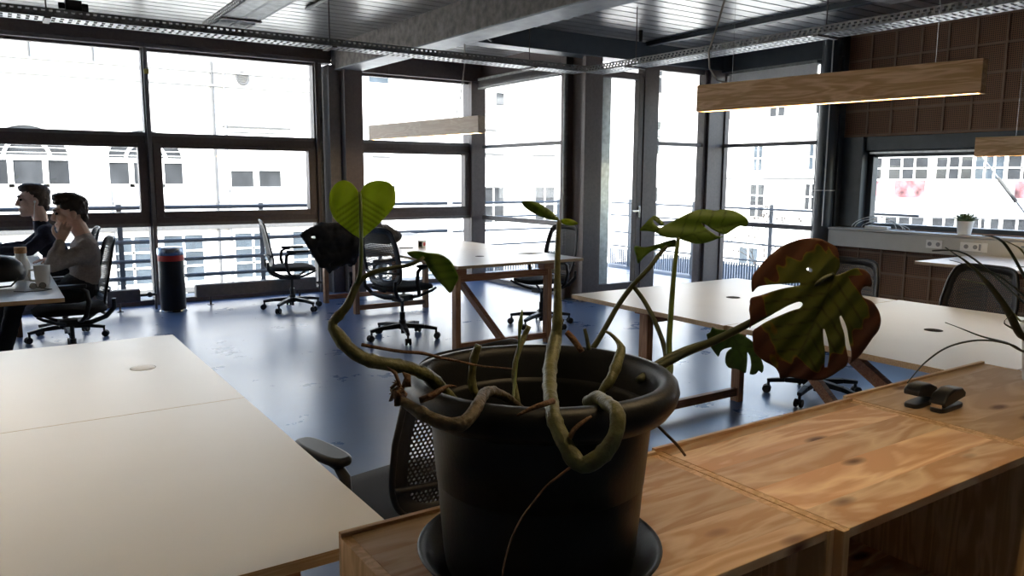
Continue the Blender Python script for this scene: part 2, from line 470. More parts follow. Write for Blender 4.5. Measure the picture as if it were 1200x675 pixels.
# perforated blind guide and the column where the big beam lands
g = MB(); g.box(3.455, 3.50, YW-.03, YW+.06, 0, 2.83)
for k in range(56):
    z = .06 + k*.049
    g.box(3.463, 3.492, YW-.036, YW-.030, z, z+.026)
struct(g.build('trim_6', M['galv_dull']))
c = struct(MB().box(3.66, 3.895, 9.16, YW+.1, 0, 2.74).build('column', M['steel_dark'], bevel=.005))
MB().box(3.515, 3.655, 9.30, YW+.1, 0, 2.80).build('flange', M['steel_mid'], c)
window_frames(5, 3.86, 5.64, top=2.76)
m = MB(); m.box(5.60, 5.86, YW-.07, YW+.12, 0, 2.95); m.box(5.60, 5.64, YW-.12, YW-.07, 0, 2.8)
struct(m.build('column', M['steel_dark'], bevel=.005))
struct(MB().box(3.90, 5.86, YW-.13, YW+.10, 2.76, 3.03).build('beam', M['steel_dark'], bevel=.004))
# return glazing towards the door
def side_window(idx, X, y0, y1, top, rails, mats='steel_mid', posts=()):
    f = MB()
    for z0, z1 in rails:
        f.box(X-.03, X+.04, y0, y1, z0, z1)
    f.box(X-.03, X+.04, y0, y1, 0, .06); f.box(X-.03, X+.05, y0, y1, top-.04, top)
    for p in posts:
        f.box(X-.04, X+.05, p-.03, p+.03, 0, top)
    o = struct(f.build('window_%d' % idx, M[mats], bevel=.003))
    MB().box(X, X+.006, y0, y1, .05, top).build('pane', M['glass'], o)
    return o
side_window(6, XA, 7.50, 9.40, 2.74, [(1.855, 1.90), (.865, .925)])
struct(MB().box(XA-.05, XA+.2, 7.45, 9.45, 2.74, 3.03).build('beam', M['steel_dark'], bevel=.004))
# built-up column beside the door
m = MB(); m.box(5.70, 5.92, 7.40, 7.50, 0, 2.95); m.box(5.70, 5.95, 7.04, 7.10, 0, 2.95); m.box(5.80, 5.90, 7.10, 7.40, 0, 2.95)
struct(m.build('column', M['steel_dark'], bevel=.005))
m = MB(); m.cyl((5.665, 7.36, 0), (5.665, 7.36, 2.75), .026); m.cyl((5.665, 7.36, 1.2), (5.665, 7.36, 1.24), .034)
pp = m.build('drain_pipe', M['galv_dull'], smooth=True); tag(pp, 'thin grey pipe running up the dark column beside the glass door', 'pipe')
# beam over door and its wall
struct(MB().box(3.98, 8.05, YD-.12, YD+.12, 2.82, 3.04).build('beam', M['pillar'], bevel=.004))
d = MB()
d.box(5.95, 5.985, YD-.03, YD+.05, 0, 2.66); d.box(5.95, 6.60, YD-.03, YD+.05, .05, .185); d.box(5.95, 6.60, YD-.03, YD+.05, 2.62, 2.70)
d.box(6.545, 6.62, YD-.04, YD+.05, .05, 2.66)
door = struct(d.build('door_1', M['steel_dark'], bevel=.004))
MB().box(5.985, 6.545, YD, YD+.006, .18, 2.63).build('pane', M['glass'], door)
MB().box(5.985, 6.18, YD+.05, YD+.075, .02, 2.66).build('side_panel', M['galv'], door, label='grey perforated metal side panel')
h = MB(); h.beam((6.57, YD-.06, 1.06), (6.45, YD-.075, 1.06), .018, .02); h.cyl((6.585, YD-.035, 1.06), (6.585, YD-.065, 1.06), .014); h.box(6.57, 6.605, YD-.05, YD-.04, .98, 1.12)
h.build('door_handle', M['chrome'], door, bevel=.002)
struct(MB().box(6.625, 6.86, YD-.05, YD+.08, 0, 2.82).build('trim_7', M['steel_dark'], bevel=.004))
f = MB()
f.box(6.86, 7.70, YD-.03, YD+.05, 1.86, 1.905); f.box(6.86, 7.70, YD-.03, YD+.05, .86, .92); f.box(6.86, 7.70, YD-.03, YD+.05, 0, .06); f.box(6.86, 7.70, YD-.03, YD+.05, 2.76, 2.82)
o = struct(f.build('window_7', M['steel_dark'], bevel=.003)); MB().box(6.86, 7.70, YD, YD+.006, .05, 2.78).build('pane', M['glass'], o)
m = MB(); m.box(7.70, 7.98, YD-.10, YD+.10, 0, 2.9); m.box(7.66, 7.72, YD-.06, YD+.06, 0, 2.82); m.box(7.98, 8.06, 6.98, 7.2, 0, 2.9)
struct(m.build('column', M['steel_dark'], bevel=.006))
side_window(8, XB, 5.58, 7.0, 2.80, [(1.855, 1.90), (.855, .91)])
struct(MB().box(7.90, 8.12, 5.3, 7.10, 2.80, 3.04).build('beam', M['pillar'], bevel=.004))
# round post with a pale cable down its face, then the clad wall
pl = struct(MB().lathe([(.105, 0), (.105, 3.05)], 32, (7.90, 5.42, 0)).build('pillar', M['pillar'], smooth=True))
struct(MB().box(7.95, 8.10, 5.30, 5.60, 0, 3.04).build('trim_8', M['pillar'], bevel=.004))
cab = MB().tube([(7.80, 5.35, z) for z in (.93, 1.3, 1.31, 2.0, 2.6, 3.0)], .008, 6)
cab.tube([(7.90+.113*math.cos(a), 5.42+.113*math.sin(a), 1.33) for a in [2*PI*k/20 for k in range(20)]], .006, 6, closed=True)
tag(cab.build('cable', M['cable_white']), 'pale cable strapped down the dark round pillar', 'cable')

# wall_right: clad in square pierced brown panels, window let into it
ZB, ZT = .955, 1.70
wy0, wy1 = 1.9, 5.06
w = MB()
w.box(XC, XC+.30, -4.2, 5.32, 1.92, 3.1); w.box(XC, XC+.30, -4.2, 5.32, 0, .93); w.box(XC, XC+.30, -4.2, wy0-.1, .93, 1.92)
wr = struct(w.build('wall_right', M['cane']))
fr = MB(); cell = .272
ys = [5.31 - cell*k for k in range(36)]
for yy in ys:
    if yy > -4.2:
        fr.box(XC-.012, XC, yy-.011, yy+.011, 1.93, 3.06); fr.box(XC-.012, XC, yy-.011, yy+.011, 0, .72)
for z in (1.935, 2.203, 2.475, 2.745, 3.015):
    fr.box(XC-.0125, XC, -4.2, 5.32, z-.012, z+.012)
for z in (.02, .20, .44, .66):
    fr.box(XC-.0125, XC, -4.2, 5.32, z-.011, z+.011)
fr.build('panel_frame', M['cane_frame'], wr)
f = MB()
f.box(XC-.02, XC+.28, wy1, 5.32, .93, 1.92); f.box(XC+.02, XC+.28, wy0-.1, wy1, ZT+.07, 1.92); f.box(XC+.02, XC+.28, wy0-.1, wy0, .93, 1.92)
f.box(XC+.10, XC+.28, wy0, wy1, .93, ZB+.02); f.box(XC+.12, XC+.2, wy0, wy1, ZT, ZT+.08); f.box(XC+.1, XC+.2, wy1-.06, wy1, ZB, ZT+.05)
o = struct(f.build('window_9', M['pillar'], bevel=.004))
MB().box(XC+.15, XC+.156, wy0, wy1, ZB, ZT+.02).build('pane', M['glass'], o)
k = MB(); k.box(XC+.06, XC+.09, wy0, wy1-.03, 1.735, 1.755); k.box(XC+.06, XC+.08, 4.55, 5.0, 1.87, 1.885); k.box(XC+.06, XC+.08, wy0, 4.2, 1.87, 1.885)
k.build('blind_track', M['galv'], o)
# boxed ledge with cable trunking along the clad wall
s = MB(); s.box(7.85, XC, -3.0, 5.30, .718, .895)
lg = struct(s.build('trim_9', M['offwhite'], bevel=.003))
MB().box(7.835, XC+.10, -3.0, 5.30, .90, .922).build('ledge_top', M['offwhite'], lg, bevel=.003)
# big boxed beam over the room, a thin purlin
def rotated_beam(name, p0, p1, w, z0, z1, mat, under=None):
    d = Vector((p1[0]-p0[0], p1[1]-p0[1], 0)).normalized(); s = Vector((-d.y, d.x, 0))
    a = Vector((p0[0], p0[1], 0)); b = Vector((p1[0], p1[1], 0))
    vs = []
    for z in (z0, z1):
        for p, q in ((a, -1), (a, 1), (b, 1), (b, -1)):
            t = p + s*(w/2*q); vs.append((t.x, t.y, z))
    o = struct(MB().add(vs, [(0,1,2,3),(7,6,5,4),(0,4,5,1),(1,5,6,2),(2,6,7,3),(3,7,4,0)]).build(name, mat))
    return o
bb = rotated_beam('ceiling_beam', (3.735, 9.40), (4.19, -4.1), .285, 2.755, 3.06, M['beam_side'])
vs = []
d = Vector((.455, -13.5, 0)).normalized(); s = Vector((-d.y, d.x, 0))
for z in (2.74, 2.754):
    for p, q in (((3.735, 9.40), -1), ((3.735, 9.40), 1), ((4.19, -4.1), 1), ((4.19, -4.1), -1)):
        t = Vector((p[0], p[1], 0)) + s*(.30/2*q); vs.append((t.x, t.y, z))
MB().add(vs, [(0,1,2,3),(7,6,5,4),(0,4,5,1),(1,5,6,2),(2,6,7,3),(3,7,4,0)]).build('bottom_flange', M['flange'], bb)
MB().box(6.56, 6.64, -4.1, 7.0, 3.0, 3.06).build('ceiling_beam', M['pillar'])
struct(bpy.data.objects['ceiling_beam.001'])
struct(MB().box(-2.2, -1.9, -4.1, 9.4, 2.74, 3.06).build('ceiling_beam', M['beam_side']))

# raised blinds at the head of two windows
def blind(X, y0, y1, zt, n, label):
    t = thing('window_blind', label, 'blind', (X, (y0+y1)/2, zt), 0, None)
    hl = (y1-y0)/2
    MB().box(-.03, .03, -hl, hl, -.035, 0).build('head_rail', M['galv_dull'], t)
    sl = MB()
    for k in range(n):
        z = -.045 - k*.0085
        sl.box(-.028, .028, -hl, hl, z-.002, z)
    sl.build('slats', M['steel_mid'], t)
    MB().box(-.03, .03, -hl, hl, -.05-n*.0085-.02, -.05-n*.0085).build('bottom_rail', M['galv_dull'], t)
    return t
blind(XA-.10, 7.52, 9.35, 2.80, 9, 'gathered venetian blind above the tall panes left of the door column')
blind(XB-.06, 5.62, 6.9, 2.80, 15, 'dark gathered venetian blind above the window beside the round pillar')

# low finned radiators on feet in front of the glazing
def radiator(x0, x1, yy, label, valve=1):
    t = thing('radiator', label, 'radiator', ((x0+x1)/2, yy, 0), 0, None)
    hl = (x1-x0)/2
    b = MB(); b.box(-hl, hl, -.05, .05, .10, .235); b.build('body', M['steel_mid'], t, bevel=.006)
    g = MB()
    for k in range(int((x1-x0)/.02)):
        x = -hl+.02+k*.02
        g.box(x, x+.006, -.042, .042, .2355, .241)
    g.build('top_grille', M['galv_dull'], t)
    for x in (-hl+.16, hl-.2):
        q = MB(); q.cyl((x, 0, 0), (x, 0, .10), .011, n=10); q.box(x-.03, x+.03, -.03, .03, 0, .006); q.build('foot', M['steel_dark'], t)
    v = MB(); v.cyl((hl, 0, .165), (hl+.16, 0, .165), .014, n=10); v.ell((hl+.10, 0, .165), (.03, .03, .03)); v.cyl((hl+.16, 0, .172), (hl+.16, 0, 0), .012, n=10)
    v.build('valve', M['steel_dark'], t, smooth=True)
radiator(1.83, 3.22, 9.15, 'long low grey radiator behind the chair at the window')
radiator(-.35, 1.26, 9.15, 'low grey radiator left of the black bin')

# perforated cable trays under the deck
def tray(p0, p1, w, z, label, hs=.058, bar=.05):
    p0 = Vector((p0[0], p0[1], z)); p1 = Vector((p1[0], p1[1], z))
    d = p1-p0; Ln = d.length
    t = thing('cable_tray', label, 'cable tray', p0, math.atan2(d.y, d.x), None)
    for sgn in (-1, 1):
        y = sgn*w/2; y0, y1 = (y-.0012, y+.0012)
        m = MB()
        m.box(0, Ln, y0, y1, 0, .014); m.box(0, Ln, y0, y1, .026, .034); m.box(0, Ln, y0, y1, .046, hs)
        x = 0; k = 0
        while x < Ln:
            m.box(x, min(x+.022, Ln), y0, y1, .014, .026); m.box(x+.011, min(x+.033, Ln+.01), y0, y1, .034, .046); x += .044
        m.box(0, Ln, min(y, y-sgn*.014), max(y, y-sgn*.014), hs-.002, hs)
        m.build('side_wall', M['galv_dull'], t)
    b = MB(); x = 0
    b.box(0, Ln, -w/2, -w/2+.02, 0, .002); b.box(0, Ln, w/2-.02, w/2, 0, .002); b.box(0, Ln, -.012, .012, 0, .002)
    while x < Ln:
        b.box(x, min(x+bar*.55, Ln), -w/2, w/2, 0, .0018); x += bar
    b.build('bottom_mesh', M['galv'], t)
    x = .6
    while x < Ln:
        h = MB(); h.cyl((x, 0, -.006), (x, 0, 3.06-z), .005, n=8); h.box(x-.02, x+.02, -w/2-.01, w/2+.01, -.012, -.001)
        h.build('hanger', M['steel_dark'], t)
        x += 2.0
    return t
tray((-4.2, 6.30), (5.02, 6.30), .20, 2.50, 'long perforated cable tray running across the room before the windows')
tray((5.165, 6.25), (5.40, -3.8), .24, 2.50, 'perforated cable tray running toward the camera on the right')
tray((1.60, 6.55), (1.62, -3.8), .27, 2.58, 'wide cable tray crossing above the long tray at top left', bar=.022)
tray((1.8, 2.86), (5.04, 2.86), .42, 2.60, 'wide mesh tray joining the right tray at the top of the picture', bar=.026)
# odds and ends near the ceiling
b = MB(); b.box(-.05, .05, -.05, .05, 0, .07); b.box(-.09, -.05, -.02, .02, .01, .05); b.box(.05, .09, -.035, .035, .0, .055)
jb = b.build('junction_box', M['black'], bevel=.006, loc=(.56, 6.27, 2.562)); tag(jb, 'black junction box sitting on the long cable tray at top left', 'junction box')
o = MB().cyl((0, 0, 0), (.05, -1.6, 0), .018, n=12).build('conduit_pipe', M['galv_dull'], loc=(2.62, 7.45, 3.03), smooth=True); tag(o, 'short grey conduit pipe fixed under the ribbed ceiling left of the big beam', 'pipe')
t = thing('ceiling_spotlight', 'black spotlight tilted under the deck behind the long tray', 'spotlight', (4.05, 6.55, 3.05))
MB().cyl((0.12,0,0), (0.12,0,-.20), .006, n=8).build('rod', M['steel_dark'], t)
m = MB(); m.cyl((-.17, 0, -.12), (.10, 0, -.26), .06, .045, 20); m.build('housing', M['black'], t, smooth=True)
t = thing('ceiling_sensor', 'small black sensor hanging from the ribbed ceiling near the door', 'sensor', (6.02, 6.5, 3.05))
MB().cyl((0,0,0), (0,0,-.12), .022, .018, 14).build('housing', M['black'], t, smooth=True)
tp = MB().box(-.026, .026, -.002, .002, -.026, .026).build('tape_patch', M['yellow'], loc=(1.50, YW-.104, 2.575)); tag(tp, 'square yellow sticky tape on the window mullion', 'tape')
# ================================================================== DESKS
HT = .745
def desk(label, x0, x1, y0, y1, trestles=(), legs=(3.10, 4.03), brace=None, cap=None, cap_white=False, group=None, z=HT):
    """white top with a plywood edge on timber trestles; trestles lists their y"""
    ox, oy = (x0+x1)/2, (y0+y1)/2
    t = thing('desk', label, 'desk', (ox, oy, 0), 0, group)
    tb = MB().box(x0-ox, x1-ox, y0-oy, y1-oy, z-.025, z)
    o = tb.build('tabletop', M['ply_edge'], t)
    o.data.materials.append(M['laminate']); o.data.polygons[1].material_index = 1; o.data.polygons[0].material_index = 1
    if cap:
        cx, cy = cap[0]-ox, cap[1]-oy
        c = MB().lathe([(.0001, .0012), (.034, .0016), (.041, .0010), (.0415, -.001)], 28, (cx, cy, z))
        c.build('cable_cap', M['white'] if cap_white else M['black_soft'], t, smooth=True)
        if cap_white:
            MB().lathe([(.0415, .0005), (.044, .0008), (.0445, 0)], 28, (cx, cy, z)).build('cap_rim', M['galv_dull'], t, smooth=True)
    for ty in trestles:
        y = ty-oy
        for lx in legs:
            MB().box(lx-ox-.024, lx-ox+.024, y-.035, y+.035, 0, z-.026).build('leg', M['timber_v'], t, bevel=.003)
        MB().box(legs[0]-ox-.02, legs[1]-ox+.02, y-.019, y+.019, .04, .092).build('stretcher', M['timber'], t, bevel=.002)
        MB().box(legs[0]-ox-.02, legs[1]-ox+.02, y-.019, y+.019, .605, .662).build('top_rail', M['timber'], t, bevel=.002)
        for s in (-1, 1):
            MB().box(legs[0]-ox-.05 if s < 0 else legs[1]-ox-.07, legs[0]-ox+.07 if s < 0 else legs[1]-ox+.05, y-.05, y+.05, .662, z-.026).build('top_block', M['timber'], t, bevel=.002)
    for b in (brace or ()):
        p0, p1 = b
        MB().beam((p0[0]-ox, p0[1]-oy, p0[2]), (p1[0]-ox, p1[1]-oy, p1[2]), .045, .06).build('brace', M['timber'], t, bevel=.002)
    return t
GM = 'white desks in the middle row'
desk('white desk of the middle row, the end nearest the camera, with a diagonal brace below', 3.07, 4.36, 5.37, 6.57, (5.46,), (3.105, 4.03), [((3.56, 5.47, .07), (3.56, 6.53, .69))], (3.64, 5.97), group=GM)
desk('white desk in the centre of the middle row, beside the small box', 3.07, 4.39, 6.575, 7.77, (7.70,), (3.155, 3.98), None, None, group=GM)
desk('white desk of the middle row, the end nearest the window wall', 3.07, 4.46, 7.775, 9.05, (8.58,), (3.145, 4.02), None, None, group=GM)
GR = 'white desks in the right row'
desk('white desk of the right row, its far end toward the glass door', 2.915, 4.42, 2.505, 3.70, (3.30,), (3.165, 4.00), [((4.10, 3.28, .68), (4.12, 2.66, .10))], (3.67, 3.09), group=GR)
desk('white desk of the right row, in front of the mesh chair back', 2.93, 4.44, 1.305, 2.50, (1.42,), (3.165, 4.00), [((3.58, 1.45, .08), (3.58, 2.45, .69))], (3.675, 1.89), group=GR)
desk('white desk of the right row hidden behind the pine cabinets', 2.94, 4.45, .10, 1.30, (.2,), (3.165, 4.00), None, (3.68, .7), group=GR)
GL = 'white desks in the left front row'
desk('large white desk at front left with a pale round cable cap', -1.40, .630, 2.490, 3.685, (3.58,), (-1.2, .40), None, (.42, 3.085), True, group=GL)
desk('large white desk at bottom left, against the end of the pine cabinet', -1.40, .630, 1.345, 2.487, (1.46,), (-1.2, .40), None, None, group=GL)
GP = 'white desks where the two people work'
desk('white desk at far left carrying the black helmet', -1.35, .31, 5.14, 6.36, (5.22,), (-1.2, -.07), None, None, group=GP)
desk('white desk the two men lean on, by the window', -1.35, .31, 6.365, 8.3, (8.2,), (-1.2, .12), None, None, group=GP)
desk('white desk under the ledge with the sockets', 6.72, 7.82, 2.30, 3.67, (3.1, 2.45), (6.95, 7.65), None, (7.05, 2.95))

# ================================================================== OFFICE CHAIRS
def sup(a, b, n, e=3.2):
    out = []
    for k in range(n):
        t = 2*PI*k/n; c, s = math.cos(t), math.sin(t)
        out.append((a*math.copysign(abs(c)**(2/e), c), b*math.copysign(abs(s)**(2/e), s)))
    return out
BZ0, BZ1 = .50, .985
def back_pt(v, u):
    """v 0..1 up the back, u -1..1 across it"""
    z = BZ0 + (BZ1-BZ0)*v
    w = (.205 + .03*math.sin(PI*min(1, v*1.15)))
    x = -.235 - .02*math.sin(PI*v) - .085*v*v + .045*u*u*(1-.35*v)
    return Vector((x, w*u, z))
def outline(n=64, k=1.0):
    pts = []
    for i in range(n):
        t = 2*PI*i/n; c, s = math.cos(t), math.sin(t)
        u = math.copysign(abs(c)**(2/6), c)*k; v = .5 + .5*math.copysign(abs(s)**(2/6), s)*k
        pts.append((u, v))
    return pts
def make_chair(label):
    t = thing('office_chair', label, 'office chair')
    # five-star base
    for k in range(5):
        a = 2*PI*k/5 + .35
        c, s = math.cos(a), math.sin(a)
        L = MB(); L.beam((.02*c, .02*s, .115), (.20*c, .20*s, .108), .05, .045, w1=.042, h1=.034); L.beam((.20*c, .20*s, .108), (.315*c, .315*s, .090), .042, .034, w1=.03, h1=.026)
        L.cyl((.305*c, .305*s, .10), (.305*c, .305*s, .045), .010, n=10)
        leg = L.build('leg', M['black'], t, bevel=.005)
        w = MB()
        for q in (-1, 1):
            cx, cy = .315*c - s*.017*q, .315*s + c*.017*q
            w.cyl((cx-s*.009*q, cy+c*.009*q, .029), (cx+s*.009*q, cy-c*.009*q, .029), .029, n=18)
        w.ell((.315*c, .315*s, .037), (.018, .018, .02))
        w.build('caster', M['rubber'], leg, bevel=.003)
    h = MB(); h.cyl((0,0,.085), (0,0,.15), .036, .032, 20); h.cyl((0,0,.045), (0,0,.09), .016, n=14); h.cyl((0,0,.15), (0,0,.165), .032, .03, 20)
    h.build('hub', M['black'], t, smooth=True)
    h = MB(); h.cyl((0,0,.15), (0,0,.34), .0155, n=16); h.cyl((0,0,.15), (0,0,.235), .024, n=16)
    h.build('gas_column', M['black'], t, smooth=True)
    m = MB(); m.box(-.075, .085, -.055, .055, .335, .385)
    for s in (-1, 1):
        m.tube([(-.04, .04*s, .355), (-.12, .10*s, .365), (-.21, .165*s, .41), (-.262, .196*s, .475), (-.262, .203*s, .545)], [.018, .018, .018, .017, .014], 10)
        m.tube([(.04, .04*s, .355), (.12, .11*s, .38), (.20, .185*s, .425), (.235, .20*s, .448)], [.014, .013, .012, .010], 10)
    m.tube([(-.215, -.165, .41), (-.23, 0, .405), (-.215, .165, .41)], .014, 10)
    m.build('under_frame', M['black'], t, smooth=True, bevel=0)
    # seat pad
    n = 40; vs = []; fs = []
    rings = [(.86, .440), (.97, .448), (1.0, .463), (.985, .480), (.93, .490), (.6, .487), (.25, .484)]
    for kk, z in rings:
        for x, y in sup(.245*kk, .243*kk, n):
            zz = z - .018*max(0, (x-.10)/.14)**2*(1 if z > .47 else .7)
            vs.append((x+.005, y, zz))
    for r in range(len(rings)-1):
        for k in range(n):
            l = (k+1) % n; fs.append((r*n+k, r*n+l, (r+1)*n+l, (r+1)*n+k))
    fs.append(tuple(range(n-1, -1, -1))); fs.append(tuple((len(rings)-1)*n+k for k in range(n)))
    MB().add(vs, fs).build('seat', M['black_soft'], t, smooth='all')
    # backrest: perimeter frame and a net of hexagonal holes
    F = MB(); F.tube([back_pt(v, u) for u, v in outline(72)], .0095, 8, closed=True)
    # solid border of the back around the net
    a = [back_pt(v, u) for u, v in outline(72)]; b = [back_pt(v, u) for u, v in outline(72, .83)]; q = Vector((-.004, 0, 0))
    nn = 72; vs = a + b + [p+q for p in a] + [p+q for p in b]; fs = []
    for i in range(nn):
        j = (i+1) % nn
        fs += [(i, j, nn+j, nn+i), (2*nn+i, 3*nn+i, 3*nn+j, 2*nn+j), (nn+i, nn+j, 3*nn+j, 3*nn+i)]
    F.add(vs, fs)
    F.tube([back_pt(.22, u/8) + Vector((-.016, 0, 0)) for u in range(-8, 9)], .010, 8)
    F.build('back_frame', M['black'], t, smooth='all')
    B = MB(); p = .0135; rows = int(.50/(p*.866)); cols = int(.50/p)
    vs = []; fs = []
    for r in range(-1, rows+1):
        for c in range(-cols//2-1, cols//2+2):
            y = (c + (.5 if r % 2 else 0))*p; v = (r*p*.866)/(BZ1-BZ0)
            w = (.205 + .03*math.sin(PI*min(1, max(0, v)*1.15))); u = y/w
            if abs(u/.86)**6 + abs((2*v-1)/.86)**6 > 1.0: continue
            b = len(vs)
            for rad in (.5774, .335):
                for k in range(6):
                    a = PI/6 + PI/3*k
                    yy = y + rad*p*math.cos(a); v2 = v + rad*p*math.sin(a)/(BZ1-BZ0)
                    w2 = (.205 + .03*math.sin(PI*min(1, max(0, v2)*1.15)))
                    vs.append(back_pt(v2, yy/w2))
            for k in range(6):
                l = (k+1) % 6; fs.append((b+k, b+l, b+6+l, b+6+k))
    o = B.add(vs, fs).build('back_net', M['mesh'], t)
    sm = o.modifiers.new('thickness', 'SOLIDIFY'); sm.thickness = .0022
    for s in (-1, 1):
        a = MB(); a.tube([(-.03, .19*s, .40), (-.035, .255*s, .405), (-.06, .282*s, .44), (-.085, .288*s, .54), (-.075, .288*s, .62), (-.04, .288*s, .645), (.02, .287*s, .648)], [.015, .016, .018, .019, .018, .015, .012], 10, flat=.75)
        ar = a.build('armrest', M['black'], t, smooth='all')
        q = [(x, y) for x, y in sup(.125, .040, 28, 3)]
        MB().prism([(x+.045, y+.285*s) for x, y in q], .650, .676).build('arm_pad', M['grey'] if False else M['black'], ar, bevel=.010, seg=3, smooth=True)
    return t
chair_spots = [
 ('black mesh office chair at the window, left of the draped jacket', 2.68, 8.36, -12),
 ('black mesh office chair at the left side of the middle desks, back toward the camera', 3.02, 6.30, 17, 1.03),
 ('black mesh office chair on the right side of the middle desks, facing left', 4.46, 6.14, 184),
 ('black mesh office chair the man in the grey sweater sits on', .43, 6.58, 183),
 ('black mesh office chair the man in the navy sweater sits on', .47, 7.9, 180),
 ('black perforated office chair between the front left desk and the big plant pot', 1.03, 2.10, 101),
 ('black mesh office chair behind the big brown-edged leaf, at the right desks', 4.52, 3.07, 176, .935),
 ('black mesh office chair behind the right desks, its back below the wall sockets', 4.80, 2.36, 174, .94),
]
ch0 = make_chair(chair_spots[0][0])
for i, (lb, x, y, a, *zs) in enumerate(chair_spots):
    c = ch0 if i == 0 else dup(ch0)
    c['label'] = lb; c.location = (x, y, 0); c.rotation_euler = (0, 0, math.radians(a)); c['group'] = 'black mesh office chairs'
    if zs: c.scale = (1, 1, zs[0])

# ================================================================== PENDANT LAMPS
def pendant(label, p0, p1, z, h, mat, w=.075, wires=(), cable=None, group='wooden beam pendant lamps'):
    p0 = Vector((p0[0], p0[1], z)); p1 = Vector((p1[0], p1[1], z)); d = p1-p0; L = d.length
    t = thing('pendant_lamp', label, 'pendant lamp', p0, math.atan2(d.y, d.x), group)
    b = MB(); b.box(0, L, -w/2, -w/2+.016, 0, h); b.box(0, L, w/2-.016, w/2, 0, h); b.box(.016, L-.016, -w/2+.016, w/2-.016, .022, h)
    b.box(0, .016, -w/2+.016, w/2-.016, 0, h); b.box(L-.016, L, -w/2+.016, w/2-.016, 0, h)
    b.build('lamp_body', mat, t, bevel=.0015)
    MB().box(.02, L-.02, -w/2+.017, w/2-.017, .004, .0215).build('led_strip', M['led'], t)
    for x in wires:
        MB().cyl((x, 0, h), (x, 0, 3.05-z), .0012, n=6).build('suspension_wire', M['chrome'], t)
    if cable:
        MB().tube([(a, 0, c) for a, c in cable], .006, 8).build('power_cable', M['cable'], t, smooth='all')
    return t
pendant('wooden beam pendant lamp at upper right before the clad wall, with visible grain', (3.705, 3.45), (3.965, 1.90), 1.862, .160, M['lamp_wood'], .075, (.22, 1.35),
        [(.20, .16), (.12, .18), (.06, .26), (.05, .36), (.10, .50), (.16, .70), (.20, .95), (.23, 1.18)])
pendant('pale wooden beam pendant lamp hanging over the middle desks', (3.74, 8.55), (3.985, 6.50), 1.878, .165, M['lamp_wood2'], .085, (.4, 1.78),
        [(1.70, .165), (1.66, .22), (1.72, .34), (1.80, .7), (1.80, 1.0), (1.6, 1.1), (1.45, 1.17)])
pendant('wooden beam pendant lamp cut by the right edge, low before the clad wall window', (7.07, 3.40), (7.10, 1.60), 1.655, .160, M['lamp_wood'], .075, (.3, 1.5),
        [(.5, .16), (.48, .5), (.5, 1.39)])
pendant('added fill light above the pine cabinets, out of view, shaped as a wooden beam pendant lamp', (.60, .70), (2.10, .72), 1.92, .160, M['lamp_wood'], .075, (.3, 1.3), [(.5, .16), (.48, .5), (.5, 1.15)])  # fill lamp added out of view to brighten the cabinet tops
pendant('wooden beam pendant lamp above the front left desks', (-.35, 3.4), (-.30, 1.8), 1.87, .160, M['lamp_wood'], .075, (.3, 1.3), [(.5, .16), (.48, .5), (.5, 1.18)])

# ================================================================== PINE CABINETS (open toward the camera)
ZC = .82
def cabinet(label, x0, x1, y0, y1, mat, lip=.006, gap=.0):
    ox, oy = x0, y1
    t = thing('pine_cabinet', label, 'cabinet', (ox, oy, 0), 0, 'pine cabinets in a row')
    W = x1-x0; D = y0-y1; th = .019
    MB().box(th, W-th, D, -.012, ZC-th, ZC).build('top_board', mat, t, bevel=.0015)
    for a in (0, W-th):
        MB().box(a, a+th, D-.002, -.012, 0, ZC-.001).build('side_panel', M['pine_side'], t, bevel=.0012)
    MB().box(.001, W-.001, -.012, 0, .02, ZC+lip).build('back_panel', mat, t, bevel=.001)
    MB().box(th, W-th, D+.01, -.012, .40, .40+th).build('shelf', mat, t)
    MB().box(th, W-th, D+.02, -.012, .05, .05+th).build('bottom_board', mat, t)
    return t
cabinet('left pine cabinet with the big plant pot on it', .468, 1.236, .785, 1.252, M['pine'])
cabinet('middle pine cabinet with dark knots in its top', 1.239, 2.020, .768, 1.262, M['pine2'], .008)
cabinet('right pine cabinet carrying the two staplers', 2.023, 2.835, .78, 1.285, M['pine3'], .007)

# ================================================================== SMALL THINGS
def lathe_thing(name, label, cat, prof, mat, loc, n=32, group=None):
    o = MB().lathe(prof, n).build(name, mat, loc=loc, smooth=True); return tag(o, label, cat, group)
# bin
t = thing('waste_bin', 'tall black pedal bin with a red band beside the window mullion', 'bin', (1.555, 8.93, 0))
MB().lathe([(.0001, .02), (.125, .02), (.130, .03), (.130, .615)], 40).build('body', M['black'], t, smooth=True)
MB().lathe([(.1315, .55), (.1325, .555), (.1325, .605), (.1315, .61)], 40).build('red_band', M['red'], t, smooth=True)
MB().lathe([(.133, .612), (.137, .62), (.137, .675), (.128, .69), (.08, .698), (.0001, .70)], 40).build('lid', M['blue_rim'], t, smooth=True)
MB().lathe([(.14, 0), (.142, .012), (.136, .022), (.128, .024)], 40).build('foot_ring', M['chrome'], t, smooth=True)
MB().box(-.04, .04, -.175, -.13, .012, .026).build('pedal', M['black'], t, bevel=.004)
